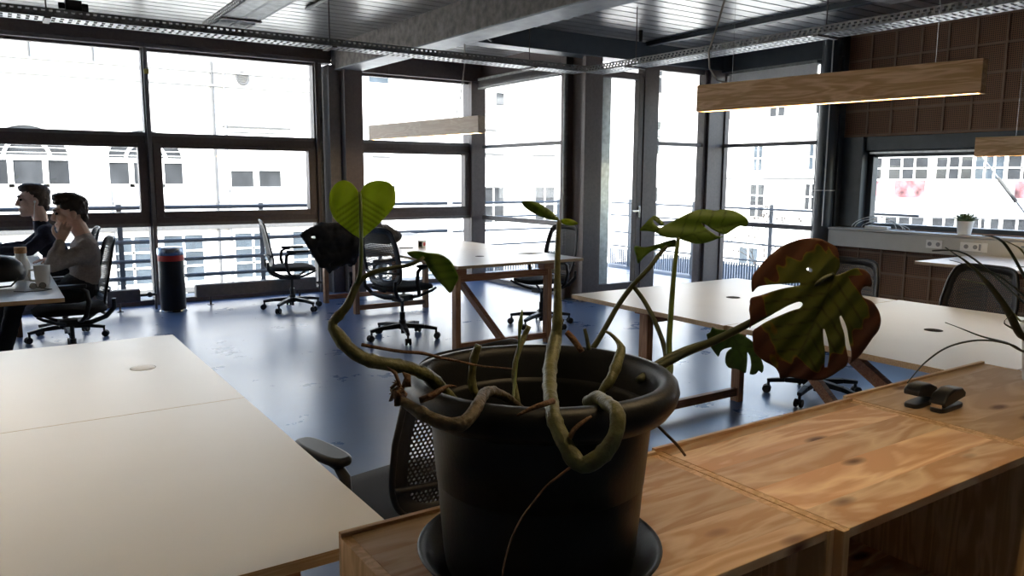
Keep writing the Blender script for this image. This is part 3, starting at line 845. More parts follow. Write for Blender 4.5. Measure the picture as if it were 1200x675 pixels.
# staplers
def stapler(label, loc, rz, tilt):
    t = thing('stapler', label, 'stapler', loc, rz, 'small black staplers on the pine cabinet'); t.scale = (1.2, 1.2, .95)
    MB().prism([(x+.0, y) for x, y in sup(.054, .019, 28, 4)], .0005, .014).build('base', M['black'], t, bevel=.003)
    a = MB(); R = Matrix.Translation((-.045, 0, .016)) @ Matrix.Rotation(-tilt, 4, 'Y')
    prof = [(0, 0), (.100, .0), (.104, .014), (.088, .032), (.05, .041), (.014, .034), (-.006, .016)]
    vs = [R @ Vector((x, -.018, z)) for x, z in prof] + [R @ Vector((x, .018, z)) for x, z in prof]
    n = len(prof)
    fs = [tuple(range(n)), tuple(range(2*n-1, n-1, -1))] + [(i, n+i, n+(i+1) % n, (i+1) % n) for i in range(n)]
    a.add(vs, fs); a.build('handle', M['black'], t, bevel=.004, seg=3, smooth=True)
    MB().box(-.05, -.03, -.012, .012, .008, .028).build('hinge', M['chrome'], t); MB().box(.035, .047, -.009, .009, .009, .0125).build('anvil', M['chrome'], t)
    return t
stapler('black stapler tipped open, seen end-on, left of its twin', (2.150, 1.125, ZC), math.radians(184), .24)
stapler('black stapler lying lengthwise, right of its twin', (2.168, 1.062, ZC), math.radians(3), .15)
# ledge things
t = thing('succulent_pot', 'small green succulent in a white pot on the window ledge', 'potted plant', (7.93, 3.86, .922))
MB().lathe([(.0001, .003), (.058, .003), (.066, .06), (.078, .135), (.073, .135), (.066, .11), (.0001, .11)], 28).build('pot', M['white'], t, smooth=True)
lf = MB()
for k in range(34):
    a = k*2.399; e = .25 + 1.2*(k/34); Ln = .15 - .06*(k/34)
    d = Vector((math.cos(a)*math.cos(e), math.sin(a)*math.cos(e), math.sin(e)))
    p = Vector((0, 0, .115))
    lf.tube([p+d*.02, p+d*Ln*.5+Vector((0,0,.006)), p+d*Ln*.8, p+d*Ln], [.008, .014, .010, .001], 6, flat=.45)
lf.build('leaves', M['plant_green'], t, smooth='all')
def socket(label, y, w, extra=False):
    t = thing('power_socket', label, 'power socket', (7.85, y, .815), 0, None)
    MB().box(-.011, 0, -w/2, w/2, -.042, .042).build('plate', M['white'], t, bevel=.003)
    for s in (-1, 1):
        MB().cyl((-.0135, s*.042, 0), (-.011, s*.042, 0), .021, n=20).build('socket_hole', M['grey'], t)
    if extra:
        MB().box(-.0125, -.011, -w/2+.006, -w/2+.026, -.03, .03).build('switch', M['grey'], t)
        MB().box(-.004, 0, -w/2-.05, -w/2, -.045, .045).build('cover_plate', M['white'], t)
socket('white double socket on the ledge front, the one nearer the pillar', 4.10, .16)
socket('white double socket with a switch on the ledge front, farther from the pillar', 3.745, .20, True)
t = thing('power_adapter', 'white power adapter with looped cables on the ledge by the pillar', 'power adapter', (7.96, 4.78, .922))
MB().box(-.04, .04, -.13, .13, 0, .035).build('body', M['white'], t, bevel=.006)
w = MB()
for q in range(4):
    pts = []
    for k in range(14):
        a = PI*k/13
        pts.append((.01+.03*math.sin(q*2+k*.3), .26*math.cos(a) - .10 + .05*q, .012 + (.055+.022*q)*max(0,math.sin(a))**1.2))
    w.tube(pts, .0042, 6)
w.tube([(0, -.13, .015), (.01, -.22, .008), (-.02, -.33, .006), (.02, -.40, .006)], .004, 6)
w.build('cable_loop', M['cable_white'], t, smooth='all')
o = MB().box(-.03, .03, -.028, .028, 0, .07).build('small_box', M['white'], bevel=.003, loc=(3.60, 7.03, HT), rot=(0, 0, .5))
MB().cyl((0, -.0292, .036), (0, -.0282, .036), .02, n=20).build('red_dot', M['red'], o)
MB().box(-.0315, -.0301, -.02, .02, .012, .058).build('dark_label', M['black'], o)
tag(o, 'small white box with a red dot standing on the middle desks', 'box')
p = MB().tube([(-.07, 0, .005), (.06, 0, .005), (.072, 0, .005)], [.005, .005, .001], 8).build('pen', M['black'], loc=(3.42, 7.02, HT), rot=(0, 0, -.55), smooth=True); tag(p, 'black pen on the middle desks left of the small box', 'pen')
p = MB().box(-.10, .10, -.07, .07, 0, .002).build('paper_sheet', M['paper'], loc=(4.19, 5.96, HT+.0005), rot=(0, 0, .2)); tag(p, 'white sheet of paper on the near end of the middle desks', 'paper')

# things on the men's desk
t = thing('helmet', 'black bicycle helmet on the white desk at far left', 'helmet', (.0, 5.88, HT+.001))
mb = MB()
vs = []; fs = []; nu, nv = 32, 14
for i in range(nv):
    e = -.42 + (PI/2+.42)*i/(nv-1)
    for k in range(nu):
        a = 2*PI*k/nu
        r = 1 + .02*math.sin(3*a)
        z = .085 + .115*math.sin(e)
        vs.append((.150*r*math.cos(e)*math.cos(a), .130*r*math.cos(e)*math.sin(a), z))
for i in range(nv-1):
    for k in range(nu):
        l = (k+1) % nu
        fs.append((i*nu+k, i*nu+l, (i+1)*nu+l, (i+1)*nu+k))
o = mb.add(vs, fs).build('shell', M['black'], t, smooth='all')
s = o.modifiers.new('wall', 'SOLIDIFY'); s.thickness = .02
pk = MB(); pk.box(-.20, -.10, -.08, .08, .09, .104); pk.build('peak', M['black'], t, bevel=.005)
vnt = MB()
for q in (-1, 0, 1):
    vnt.tube([(-.11, .035*q, .17), (-.03, .045*q, .199), (.06, .042*q, .188)], [.006, .011, .005], 8, flat=.5)
vnt.build('vent', M['grey'], t, smooth='all')
sp = MB(); sp.tube([(.10, -.09, .05), (.06, -.115, .012), (-.02, -.10, .006), (-.07, -.05, .006)], .006, 6); sp.build('strap', M['black_soft'], t, smooth='all')
t = thing('mug', 'white mug on the far left desk beside the black helmet', 'mug', (.235, 5.80, HT+.0005))
MB().lathe([(.0001, .006), (.034, 0), (.042, .02), (.047, .13), (.043, .13), (.038, .02), (.0001, .014)], 28).build('body', M['ceramic'], t, smooth=True)
MB().tube([(-.044, 0, .105), (-.068, .01, .10), (-.076, .01, .07), (-.066, .01, .035), (-.041, 0, .03)], .007, 8).build('handle', M['ceramic'], t, smooth='all')
t = thing('bottle', 'white flask with a wooden cap behind the black helmet', 'bottle', (.135, 6.2, HT))
MB().lathe([(.0001, .0), (.046, .0), (.050, .02), (.050, .10), (.040, .135), (.034, .15), (.034, .185)], 28).build('body', M['ceramic'], t, smooth=True)
MB().lathe([(.035, .18), (.037, .185), (.037, .222), (.0001, .224)], 28).build('cap', M['cork'], t, smooth=True)
t = thing('reading_glasses', 'folded glasses with round dark lenses on the far left desk', 'glasses', (.20, 5.64, HT))
t.scale = (.75, .75, .75)
for sx in (-1, 1):
    MB().tube([(sx*.034+.024*math.cos(a), 0, .026+.024*math.sin(a)) for a in [2*PI*k/20 for k in range(20)]], .0025, 6, closed=True).build('rim', M['black'], t, smooth='all')
    MB().cyl((sx*.034, -.001, .026), (sx*.034, .001, .026), .023, n=20).build('lens', M['grey'], t)
MB().tube([(-.058, 0, .03), (-.06, .03, .012), (.03, .05, .006)], .002, 6).build('temple', M['black'], t)
MB().tube([(.058, 0, .03), (.06, .04, .012), (-.04, .06, .010)], .002, 6).build('temple', M['black'], t)
o = MB().tube([(-.10, .0, .003), (-.04, -.05, .003), (.05, -.05, .003), (.10, .0, .003), (.06, .035, .003)], .0025, 6).build('cord', M['black'], loc=(.17, 5.56, HT), smooth='all'); tag(o, 'thin black cord looped on the far left desk below the mug', 'cord')
o = MB().box(-.14, .10, -.11, .11, 0, .022).build('notebook', M['red'], loc=(-.02, 6.75, HT), rot=(0, 0, .1), bevel=.002); tag(o, 'red notebook on the desk before the man in navy', 'notebook')
MB().box(-.139, .101, -.109, .109, .004, .018).build('pages', M['paper'], o)
o = MB().box(-.15, .13, -.105, .105, 0, .004).build('paper_sheet', M['paper'], loc=(-.02, 6.45, HT), rot=(0, 0, -.15)); tag(o, 'white papers on the far left desk behind the flask', 'paper')
PLANT = {'air_root': [(0.5809, 0.7345, 1.0891, 0.00193), (0.5655, 0.7372, 1.0803, 0.00171), (0.5484, 0.7407, 1.0695, 0.00149), (0.5329, 0.7425, 1.0546, 0.00138), (0.5154, 0.7449, 1.0357, 0.00126), (0.5026, 0.7444, 1.0181, 0.00126),
              (0.4938, 0.7461, 0.9942, 0.00126), (0.4851, 0.7421, 0.9719, 0.00125), (0.4812, 0.7398, 0.943, 0.00115)],
 'air_root_long': [(0.4144, 0.9956, 1.2184, 0.00262), (0.434, 0.9937, 1.2128, 0.0024), (0.4678, 0.9819, 1.2048, 0.00243), (0.5018, 0.9823, 1.1981, 0.00247), (0.5312, 0.9851, 1.1875, 0.00226), (0.5715, 0.9924, 1.1744, 0.00168),
                   (0.6132, 0.9986, 1.1609, 0.00132), (0.6785, 1.013, 1.1451, 0.0011)],
 'air_root_side': [(0.828, 0.8406, 1.0773, 0.00212), (0.835, 0.8212, 1.0623, 0.00236), (0.8489, 0.8088, 1.0443, 0.00236), (0.8504, 0.7936, 1.0323, 0.00195)],
 'blade_a': [(2.2442, 1.1399, 1.2613, 0.00243), (2.2785, 1.1321, 1.2433, 0.00733), (2.3395, 1.1192, 1.2116, 0.01113), (2.4239, 1.0941, 1.1435, 0.01381), (2.5095, 1.0735, 1.0597, 0.01535), (2.5943, 1.0601, 0.9745, 0.01566),
             (2.6988, 1.0325, 0.848, 0.01334)],
 'blade_b': [(2.4563, 1.2315, 1.205, 0.00212), (2.4819, 1.2154, 1.1984, 0.0053), (2.5193, 1.1914, 1.1812, 0.00663), (2.584, 1.1497, 1.1602, 0.00584), (2.6553, 1.0968, 1.0942, 0.00665), (2.7055, 1.028, 0.8481, 0.008)],
 'blade_c': [(2.5863, 1.2541, 1.135, 0.00221), (2.608, 1.2296, 1.1279, 0.00495), (2.6276, 1.1991, 1.119, 0.00601), (2.6372, 1.1684, 1.0973, 0.00543), (2.6801, 1.099, 1.002, 0.00673), (2.701, 1.031, 0.848, 0.008)],
 'blade_d': [(2.4951, 1.0953, 1.2714, 0.00203), (2.5278, 1.0902, 1.2627, 0.00459), (2.5858, 1.0796, 1.2326, 0.0062), (2.6647, 1.0504, 1.118, 0.00787), (2.7099, 1.0251, 0.8481, 0.008)],
 'blade_e': [(2.2792, 1.1396, 1.0409, 0.00223), (2.3267, 1.1233, 1.0236, 0.0045), (2.4081, 1.0976, 0.9937, 0.00607), (2.5084, 1.0695, 0.9666, 0.00668), (2.6048, 1.0514, 0.9348, 0.00732), (2.7055, 1.028, 0.8481, 0.008)],
 'blade_g': [(1.9802, 1.0755, 0.9178, 0.00181), (2.0149, 1.0757, 0.9385, 0.00296), (2.0714, 1.0785, 0.9633, 0.0037), (2.1575, 1.0729, 0.9919, 0.00471), (2.2592, 1.0622, 1.0015, 0.00529), (2.3644, 1.0536, 0.9936, 0.00542),
             (2.4769, 1.0442, 0.9697, 0.00631), (2.5861, 1.0414, 0.9364, 0.00649), (2.7055, 1.028, 0.8481, 0.008)],
 'blade_h': [(2.4962, 1.0581, 1.0581, 0.00152), (2.4942, 1.07, 1.0435, 0.00306), (2.5078, 1.0816, 1.0248, 0.00334), (2.5617, 1.0721, 0.9998, 0.00416), (2.6247, 1.0598, 0.9604, 0.00526), (2.701, 1.031, 0.848, 0.0064)],
 'dry_tip': [(0.4408, 0.8716, 1.165, 0.00441), (0.4531, 0.8643, 1.1705, 0.00496), (0.4674, 0.8676, 1.1744, 0.0039), (0.4828, 0.8701, 1.1784, 0.00169), (0.496, 0.8728, 1.1747, 0.00068)],
 'leaf_droop': {'at': (0.4957, 0.9621, 1.3403),
                'holes': [],
                'outline': [(-0.0238, 0.006), (-0.0107, 0.0083), (0.0036, 0.006), (0.0214, 0.0042), (0.0333, -0.0024), (0.0405, -0.0107), (0.0464, -0.0226), (0.0482, -0.0298), (0.0429, -0.0405), (0.0369, -0.05), (0.0274, -0.0405),
                            (0.0155, -0.0286), (0.006, -0.0155), (0.0012, -0.006), (-0.0048, -0.0036), (-0.0119, -0.003), (-0.0191, 0.0006)]},
 'leaf_fan': {'at': (1.019, 0.9895, 1.3448),
              'holes': [],
              'outline': [(0.0, -0.0008), (-0.0138, 0.0), (-0.0299, 0.004), (-0.0368, 0.0092), (-0.0322, 0.0169), (-0.0192, 0.0245), (0.0077, 0.0389), (0.0319, 0.0497), (0.0506, 0.0521), (0.0674, 0.0497), (0.0828, 0.0515),
                          (0.1011, 0.0483), (0.1177, 0.0375), (0.1226, 0.0282), (0.1203, 0.0199), (0.1096, 0.0215), (0.0962, 0.0138), (0.0828, 0.0067), (0.0641, 0.0147), (0.0533, 0.0222), (0.0426, 0.0276), (0.049, 0.0199),
                          (0.0613, 0.01), (0.072, 0.0031), (0.0812, 0.0031), (0.0667, -0.0028), (0.0533, -0.0077), (0.0345, -0.0103), (0.0184, -0.0067)]},
 'leaf_fan_fold': {'at': (1.0232, 0.9974, 1.3363),
                   'holes': [],
                   'outline': [(-0.0729, -0.0071), (-0.054, -0.0085), (-0.0324, -0.0031), (-0.0162, 0.0023), (0.0, 0.0049), (0.0015, -0.0071), (-0.0139, -0.0099), (-0.0247, -0.0154), (-0.0293, -0.0116), (-0.0432, -0.0162),
                               (-0.0571, -0.0275), (-0.0664, -0.0383), (-0.0702, -0.0247)]},
 'leaf_fan_lobe': {'at': (1.0213, 1.0002, 1.3455),
                   'holes': [],
                   'outline': [(-0.0077, -0.0015), (-0.0239, 0.0025), (-0.0309, 0.0077), (-0.0455, 0.0114), (-0.0602, 0.0133), (-0.0509, 0.0255), (-0.0401, 0.0363), (-0.0324, 0.0395), (-0.0216, 0.0309), (-0.017, 0.0232),
                               (-0.0216, 0.0208), (-0.0293, 0.0262), (-0.037, 0.0324), (-0.0355, 0.0247), (-0.0262, 0.0178), (-0.0108, 0.0139), (0.0, 0.0031)]},
 'leaf_heart': {'at': (0.4294, 1.0273, 1.4269),
                'holes': [],
                'outline': [(-0.0006, 0.0), (0.003, 0.006), (0.0078, 0.0126), (0.0173, 0.0173), (0.0281, 0.0191), (0.0401, 0.0167), (0.0473, 0.0096), (0.0496, -0.0012), (0.0484, -0.0144), (0.0401, -0.0275), (0.0281, -0.0407),
                            (0.0161, -0.0514), (0.0078, -0.0586), (0.0018, -0.0634), (-0.0042, -0.0598), (-0.0126, -0.055), (-0.0233, -0.0467), (-0.0353, -0.0359), (-0.0425, -0.0227), (-0.0443, -0.0084), (-0.0425, 0.0036),
                            (-0.0353, 0.0138), (-0.0257, 0.0185), (-0.0161, 0.0173), (-0.009, 0.0126), (-0.0042, 0.006)]},
 'leaf_large': {'at': (1.0971, 0.7233, 1.3018),
                'holes': [[(-0.0188, -0.0854), (-0.0161, -0.0861), (-0.0108, -0.0995), (-0.0081, -0.1184), (-0.0067, -0.1332), (-0.0087, -0.1466), (-0.0126, -0.1473), (-0.0141, -0.1251), (-0.0161, -0.1049)],
                          [(-0.0457, 0.0094), (-0.0417, 0.0112), (-0.0363, 0.0077), (-0.0377, 0.004), (-0.0417, 0.0047)]],
                'outline': [(0.0, 0.0), (0.0067, 0.0121), (0.0067, 0.0242), (0.004, 0.0363), (-0.0013, 0.0457), (-0.0188, 0.0545), (-0.0323, 0.0578), (-0.0484, 0.0572), (-0.0659, 0.0525), (-0.0821, 0.0457), (-0.0955, 0.0356),
                            (-0.1103, 0.0215), (-0.1197, 0.0094), (-0.1271, 0.0), (-0.1305, -0.0121), (-0.1285, -0.0282), (-0.1197, -0.0195), (-0.0995, -0.0159), (-0.0726, -0.0144), (-0.0551, -0.0135), (-0.0565, -0.0168),
                            (-0.0794, -0.0215), (-0.0995, -0.0269), (-0.1157, -0.033), (-0.1305, -0.0377), (-0.1318, -0.0471), (-0.1332, -0.0565), (-0.1318, -0.0699), (-0.1314, -0.0861), (-0.1278, -0.08), (-0.1157, -0.0706),
                            (-0.0928, -0.0599), (-0.0726, -0.0484), (-0.0565, -0.043), (-0.0504, -0.0464), (-0.0551, -0.0531), (-0.0659, -0.0565), (-0.0861, -0.0646), (-0.1063, -0.0747), (-0.1197, -0.0841), (-0.1264, -0.0901),
                            (-0.127, -0.1049), (-0.1244, -0.1211), (-0.117, -0.1305), (-0.1076, -0.1385), (-0.0982, -0.1433), (-0.0892, -0.1493), (-0.0834, -0.1601), (-0.0807, -0.1668), (-0.0659, -0.1641), (-0.0457, -0.1668),
                            (-0.0282, -0.1681), (-0.0148, -0.1668), (-0.0013, -0.1601), (0.0121, -0.1507), (0.0188, -0.1466), (0.0229, -0.1372), (0.0202, -0.1184), (0.0161, -0.0995), (0.0108, -0.0794), (0.0071, -0.0659),
                            (0.0094, -0.0639), (0.0148, -0.0726), (0.0202, -0.0901), (0.0256, -0.1116), (0.0282, -0.1318), (0.0269, -0.1412), (0.0323, -0.1379), (0.043, -0.1278), (0.0525, -0.1143), (0.0619, -0.0995),
                            (0.0706, -0.0874), (0.073, -0.0721), (0.0706, -0.0578), (0.0659, -0.0498), (0.0565, -0.041), (0.0444, -0.035), (0.0404, -0.0276), (0.0424, -0.0202), (0.0498, -0.0175), (0.0565, -0.0188),
                            (0.0585, -0.0121), (0.0545, -0.0013), (0.0471, 0.0074), (0.035, 0.011), (0.0215, 0.0074), (0.0108, 0.0027)]},
 'leaf_sheath': {'at': (0.7299, 0.959, 1.3856), 'holes': [], 'outline': [(0.0, 0.0), (0.0053, 0.002), (0.0146, 0.002), (0.0225, -0.0007), (0.0291, -0.0046), (0.0212, -0.0079), (0.0093, -0.0073), (0.0026, -0.004)]},
 'leaf_small': {'at': (1.0683, 0.8978, 1.1788),
                'holes': [],
                'outline': [(-0.0436, 0.0), (-0.0376, 0.0038), (-0.0346, 0.0135), (-0.0286, 0.0105), (-0.0196, 0.009), (0.0, 0.006), (0.0211, -0.0015), (0.0391, -0.015), (0.0482, -0.0331), (0.0572, -0.0572), (0.0527, -0.0677),
                            (0.0467, -0.0632), (0.0421, -0.0692), (0.0316, -0.07), (0.0339, -0.0542), (0.0316, -0.0376), (0.0278, -0.0309), (0.0271, -0.0482), (0.0241, -0.0677), (0.015, -0.064), (0.006, -0.0602),
                            (-0.0045, -0.0594), (-0.0113, -0.0497), (-0.009, -0.0316), (0.0, -0.0233), (-0.0135, -0.0256), (-0.0203, -0.0309), (-0.0233, -0.0399), (-0.0324, -0.0286), (-0.0391, -0.0166)]},
 'leaf_young': {'at': (0.7288, 0.9597, 1.3856),
                'holes': [],
                'outline': [(-0.0582, 0.0278), (-0.049, 0.0298), (-0.0331, 0.0271), (-0.0198, 0.0198), (-0.0066, 0.0093), (0.0007, 0.0), (-0.0132, 0.0007), (-0.0304, 0.006), (-0.0463, 0.0146), (-0.0556, 0.0225)]},
 'petiole_cross': [(0.9723, 0.9575, 1.1174, 0.00453), (0.9844, 0.9799, 1.1534, 0.0046), (0.9817, 1.0005, 1.1925, 0.00463), (0.9748, 1.0236, 1.229, 0.00435), (0.9589, 1.0392, 1.2581, 0.00404)],
 'petiole_diagonal': [(0.89, 1.0759, 1.1323, 0.00548), (0.9017, 1.071, 1.1494, 0.00548), (0.9197, 1.0643, 1.1805, 0.00501), (0.9422, 1.0562, 1.221, 0.0047), (0.9601, 1.0383, 1.2581, 0.00466), (0.9786, 1.0191, 1.2887, 0.00432),
                      (0.9958, 1.0118, 1.3132, 0.00401), (1.0099, 1.0052, 1.3301, 0.0034)],
 'petiole_fan': [(0.945, 0.9381, 1.11, 0.00739), (0.9672, 0.9482, 1.1139, 0.0075), (0.9768, 0.9563, 1.1279, 0.00574), (0.9849, 0.9678, 1.1556, 0.00548), (0.9985, 0.9795, 1.2066, 0.00506), (1.0057, 0.9839, 1.2597, 0.0046),
                 (1.0119, 0.9867, 1.3007, 0.00429), (1.0181, 0.988, 1.3326, 0.00368), (1.0204, 0.9888, 1.3463, 0.00307)],
 'petiole_heart': [(0.4134, 1.01, 1.2985, 0.00357), (0.4164, 1.0042, 1.3121, 0.00308), (0.4177, 1.0004, 1.3303, 0.00283), (0.4184, 0.9989, 1.3599, 0.0027), (0.4205, 1.0034, 1.3948, 0.00258), (0.4237, 1.0112, 1.4167, 0.00236),
                   (0.4275, 1.0227, 1.4282, 0.00214)],
 'petiole_large': [(0.867, 0.9189, 1.1194, 0.00706), (0.9058, 0.9196, 1.1328, 0.00717), (0.9458, 0.8972, 1.1586, 0.00717), (0.98, 0.855, 1.1872, 0.00706), (1.0033, 0.8196, 1.2136, 0.00625), (1.0267, 0.7845, 1.2419, 0.00547),
                   (1.06, 0.7552, 1.2721, 0.00488), (1.0809, 0.733, 1.295, 0.0043), (1.0949, 0.725, 1.3031, 0.00323)],
 'petiole_small': [(0.8972, 0.9471, 1.1177, 0.00437), (0.9396, 0.9462, 1.1363, 0.00443), (0.9828, 0.9326, 1.1548, 0.00447), (1.0286, 0.9164, 1.1677, 0.0039), (1.0477, 0.9046, 1.1738, 0.0033)],
 'root_left': [(0.6599, 0.956, 1.0945, 0.00529), (0.6275, 0.9456, 1.1199, 0.00645), (0.5829, 0.9187, 1.1436, 0.00741), (0.552, 0.8922, 1.1521, 0.00774), (0.5188, 0.8537, 1.1524, 0.00795), (0.4943, 0.8325, 1.1457, 0.00882),
               (0.4753, 0.8259, 1.1395, 0.00923), (0.4591, 0.8369, 1.1404, 0.00869), (0.4465, 0.8522, 1.1452, 0.00873), (0.4379, 0.8711, 1.1508, 0.00827), (0.4318, 0.8883, 1.1565, 0.00724), (0.4265, 0.905, 1.1625, 0.00562),
               (0.4249, 0.9197, 1.1709, 0.00397)],
 'shoot': [(0.6704, 0.9979, 1.0961, 0.00273), (0.6856, 1.0157, 1.1179, 0.00278), (0.7037, 1.0342, 1.1546, 0.00141), (0.7075, 1.0364, 1.1825, 0.00127), (0.7121, 1.0386, 1.2133, 0.00423), (0.716, 1.0396, 1.2343, 0.00113)],
 'side_root': [(0.5954, 0.7915, 1.1592, 0.0045), (0.5724, 0.7828, 1.1604, 0.00386), (0.5564, 0.7867, 1.1564, 0.00307), (0.5384, 0.7914, 1.1491, 0.00164)],
 'side_root_short': [(0.5896, 0.7466, 1.1231, 0.0038), (0.5949, 0.7449, 1.1338, 0.00326), (0.6087, 0.7432, 1.142, 0.00284), (0.6204, 0.7423, 1.147, 0.00176)],
 'stem_left': [(0.6003, 1.0429, 1.0848, 0.00957), (0.5781, 1.0366, 1.1039, 0.01009), (0.5532, 1.0212, 1.1292, 0.00984), (0.5211, 0.9989, 1.1575, 0.00951), (0.4848, 0.9901, 1.1772, 0.00926), (0.4583, 0.9849, 1.1855, 0.0097),
               (0.4325, 0.9912, 1.1925, 0.00961), (0.4131, 0.9934, 1.2007, 0.00953), (0.4019, 1.0025, 1.21, 0.00953), (0.3938, 1.0098, 1.2206, 0.00953), (0.3877, 1.0158, 1.2323, 0.00953), (0.3825, 1.0209, 1.2417, 0.00774),
               (0.383, 1.0218, 1.2488, 0.00655), (0.3907, 1.0183, 1.2583, 0.00655), (0.4016, 1.0134, 1.2725, 0.00595), (0.4087, 1.0113, 1.2878, 0.00536), (0.4146, 1.0096, 1.3008, 0.00476), (0.4254, 1.0044, 1.3127, 0.00381),
               (0.4398, 0.996, 1.3199, 0.00333), (0.4579, 0.9847, 1.3247, 0.00298), (0.476, 0.9732, 1.3284, 0.00286), (0.4883, 0.966, 1.3343, 0.00262), (0.4957, 0.9621, 1.3403, 0.00238)],
 'stem_top': [(0.6968, 0.8401, 1.1297, 0.00864), (0.676, 0.7968, 1.1499, 0.00944), (0.655, 0.7511, 1.1562, 0.009), (0.6409, 0.7182, 1.1578, 0.00923), (0.6351, 0.7079, 1.1459, 0.00967), (0.628, 0.7042, 1.1315, 0.01016),
              (0.6188, 0.7075, 1.1145, 0.01069), (0.6084, 0.7178, 1.0989, 0.01129), (0.5976, 0.7297, 1.0906, 0.01135), (0.5913, 0.7411, 1.0973, 0.01086), (0.5874, 0.7523, 1.1116, 0.01037), (0.5873, 0.767, 1.1267, 0.01047),
              (0.5889, 0.7804, 1.14, 0.01002), (0.6108, 0.8157, 1.1483, 0.00984), (0.6397, 0.8589, 1.158, 0.0097), (0.6712, 0.9006, 1.1698, 0.01014), (0.6944, 0.9247, 1.1883, 0.01041), (0.711, 0.9407, 1.2048, 0.01058),
              (0.7147, 0.9418, 1.2258, 0.00794), (0.7177, 0.9454, 1.2585, 0.00662), (0.7201, 0.9505, 1.2978, 0.00529), (0.7236, 0.9549, 1.3371, 0.00423), (0.7271, 0.9582, 1.3699, 0.0037), (0.7294, 0.9593, 1.3856, 0.00291)],
 'stub_brown': [(0.8427, 1.0374, 1.1486, 0.00525), (0.8379, 1.056, 1.1673, 0.00604), (0.8288, 1.0643, 1.1807, 0.00544)],
 'stub_left': [(0.6406, 1.0406, 1.0874, 0.00556), (0.6263, 1.0411, 1.1052, 0.00689), (0.623, 1.0463, 1.1229, 0.00689), (0.626, 1.0485, 1.1474, 0.0062), (0.631, 1.0487, 1.1679, 0.00689), (0.6367, 1.0474, 1.183, 0.00579)],
 'stub_middle': [(0.683, 0.9992, 1.0824, 0.00413), (0.6869, 1.0125, 1.1042, 0.00417), (0.6906, 1.0258, 1.125, 0.0035), (0.7002, 1.0353, 1.1476, 0.00423), (0.7134, 1.0424, 1.1692, 0.00455), (0.7262, 1.0487, 1.1855, 0.00487),
                 (0.7348, 1.0462, 1.204, 0.0043)],
 'stub_right': [(0.783, 0.9227, 1.0969, 0.00547), (0.7923, 0.9197, 1.1159, 0.00684), (0.8024, 0.9152, 1.1295, 0.0082), (0.8172, 0.9204, 1.146, 0.00896), (0.831, 0.9264, 1.1643, 0.00834), (0.8409, 0.9337, 1.1745, 0.007),
                (0.8426, 0.9465, 1.1849, 0.00353), (0.834, 0.9541, 1.196, 0.00282), (0.8273, 0.9593, 1.2001, 0.00198)],
 'stub_thin': [(0.8592, 1.0387, 1.1495, 0.00453), (0.858, 1.0426, 1.1674, 0.00363), (0.8556, 1.0474, 1.1868, 0.00302)]}
# ================================================================== THE BIG POTTED PLANT
PX, PY = .704, .968
def catmull(pts, step, closed=True):
    P = [Vector(p) for p in pts]; n = len(P); out = []
    for i in range(n if closed else n-1):
        p0, p1, p2, p3 = (P[(i-1) % n], P[i], P[(i+1) % n], P[(i+2) % n]) if closed else (P[max(i-1, 0)], P[i], P[i+1], P[min(i+2, n-1)])
        k = max(1, int((p2-p1).length/step))
        for j in range(k):
            t = j/k
            out.append(.5*((2*p1) + (p2-p0)*t + (2*p0-5*p1+4*p2-p3)*t*t + (3*p1-p0-3*p2+p3)*t**3))
    if not closed: out.append(P[-1])
    return out
def inside(p, poly):
    x, y = p; r = False; n = len(poly); j = n-1
    for i in range(n):
        xi, yi = poly[i]; xj, yj = poly[j]
        if (yi > y) != (yj > y) and x < (xj-xi)*(y-yi)/(yj-yi)+xi: r = not r
        j = i
    return r
def seg_dist(p, a, b):
    ab = b-a; t = max(0, min(1, (p-a).dot(ab)/max(ab.length_squared, 1e-12)))
    return (p-a-ab*t).length
def hull(pts):
    pts = sorted(set((p.x, p.y) for p in pts))
    def half(ps):
        h = []
        for p in ps:
            while len(h) > 1 and (h[-1][0]-h[-2][0])*(p[1]-h[-2][1])-(h[-1][1]-h[-2][1])*(p[0]-h[-2][0]) <= 0: h.pop()
            h.append(p)
        return h
    return [Vector(p) for p in half(pts)[:-1]+half(pts[::-1])[:-1]]
RIGHT = Vector((.8316, -.5553, 0)); UPV = Vector((.0735, .1202, .990)).normalized(); TOCAM = RIGHT.cross(UPV).normalized()
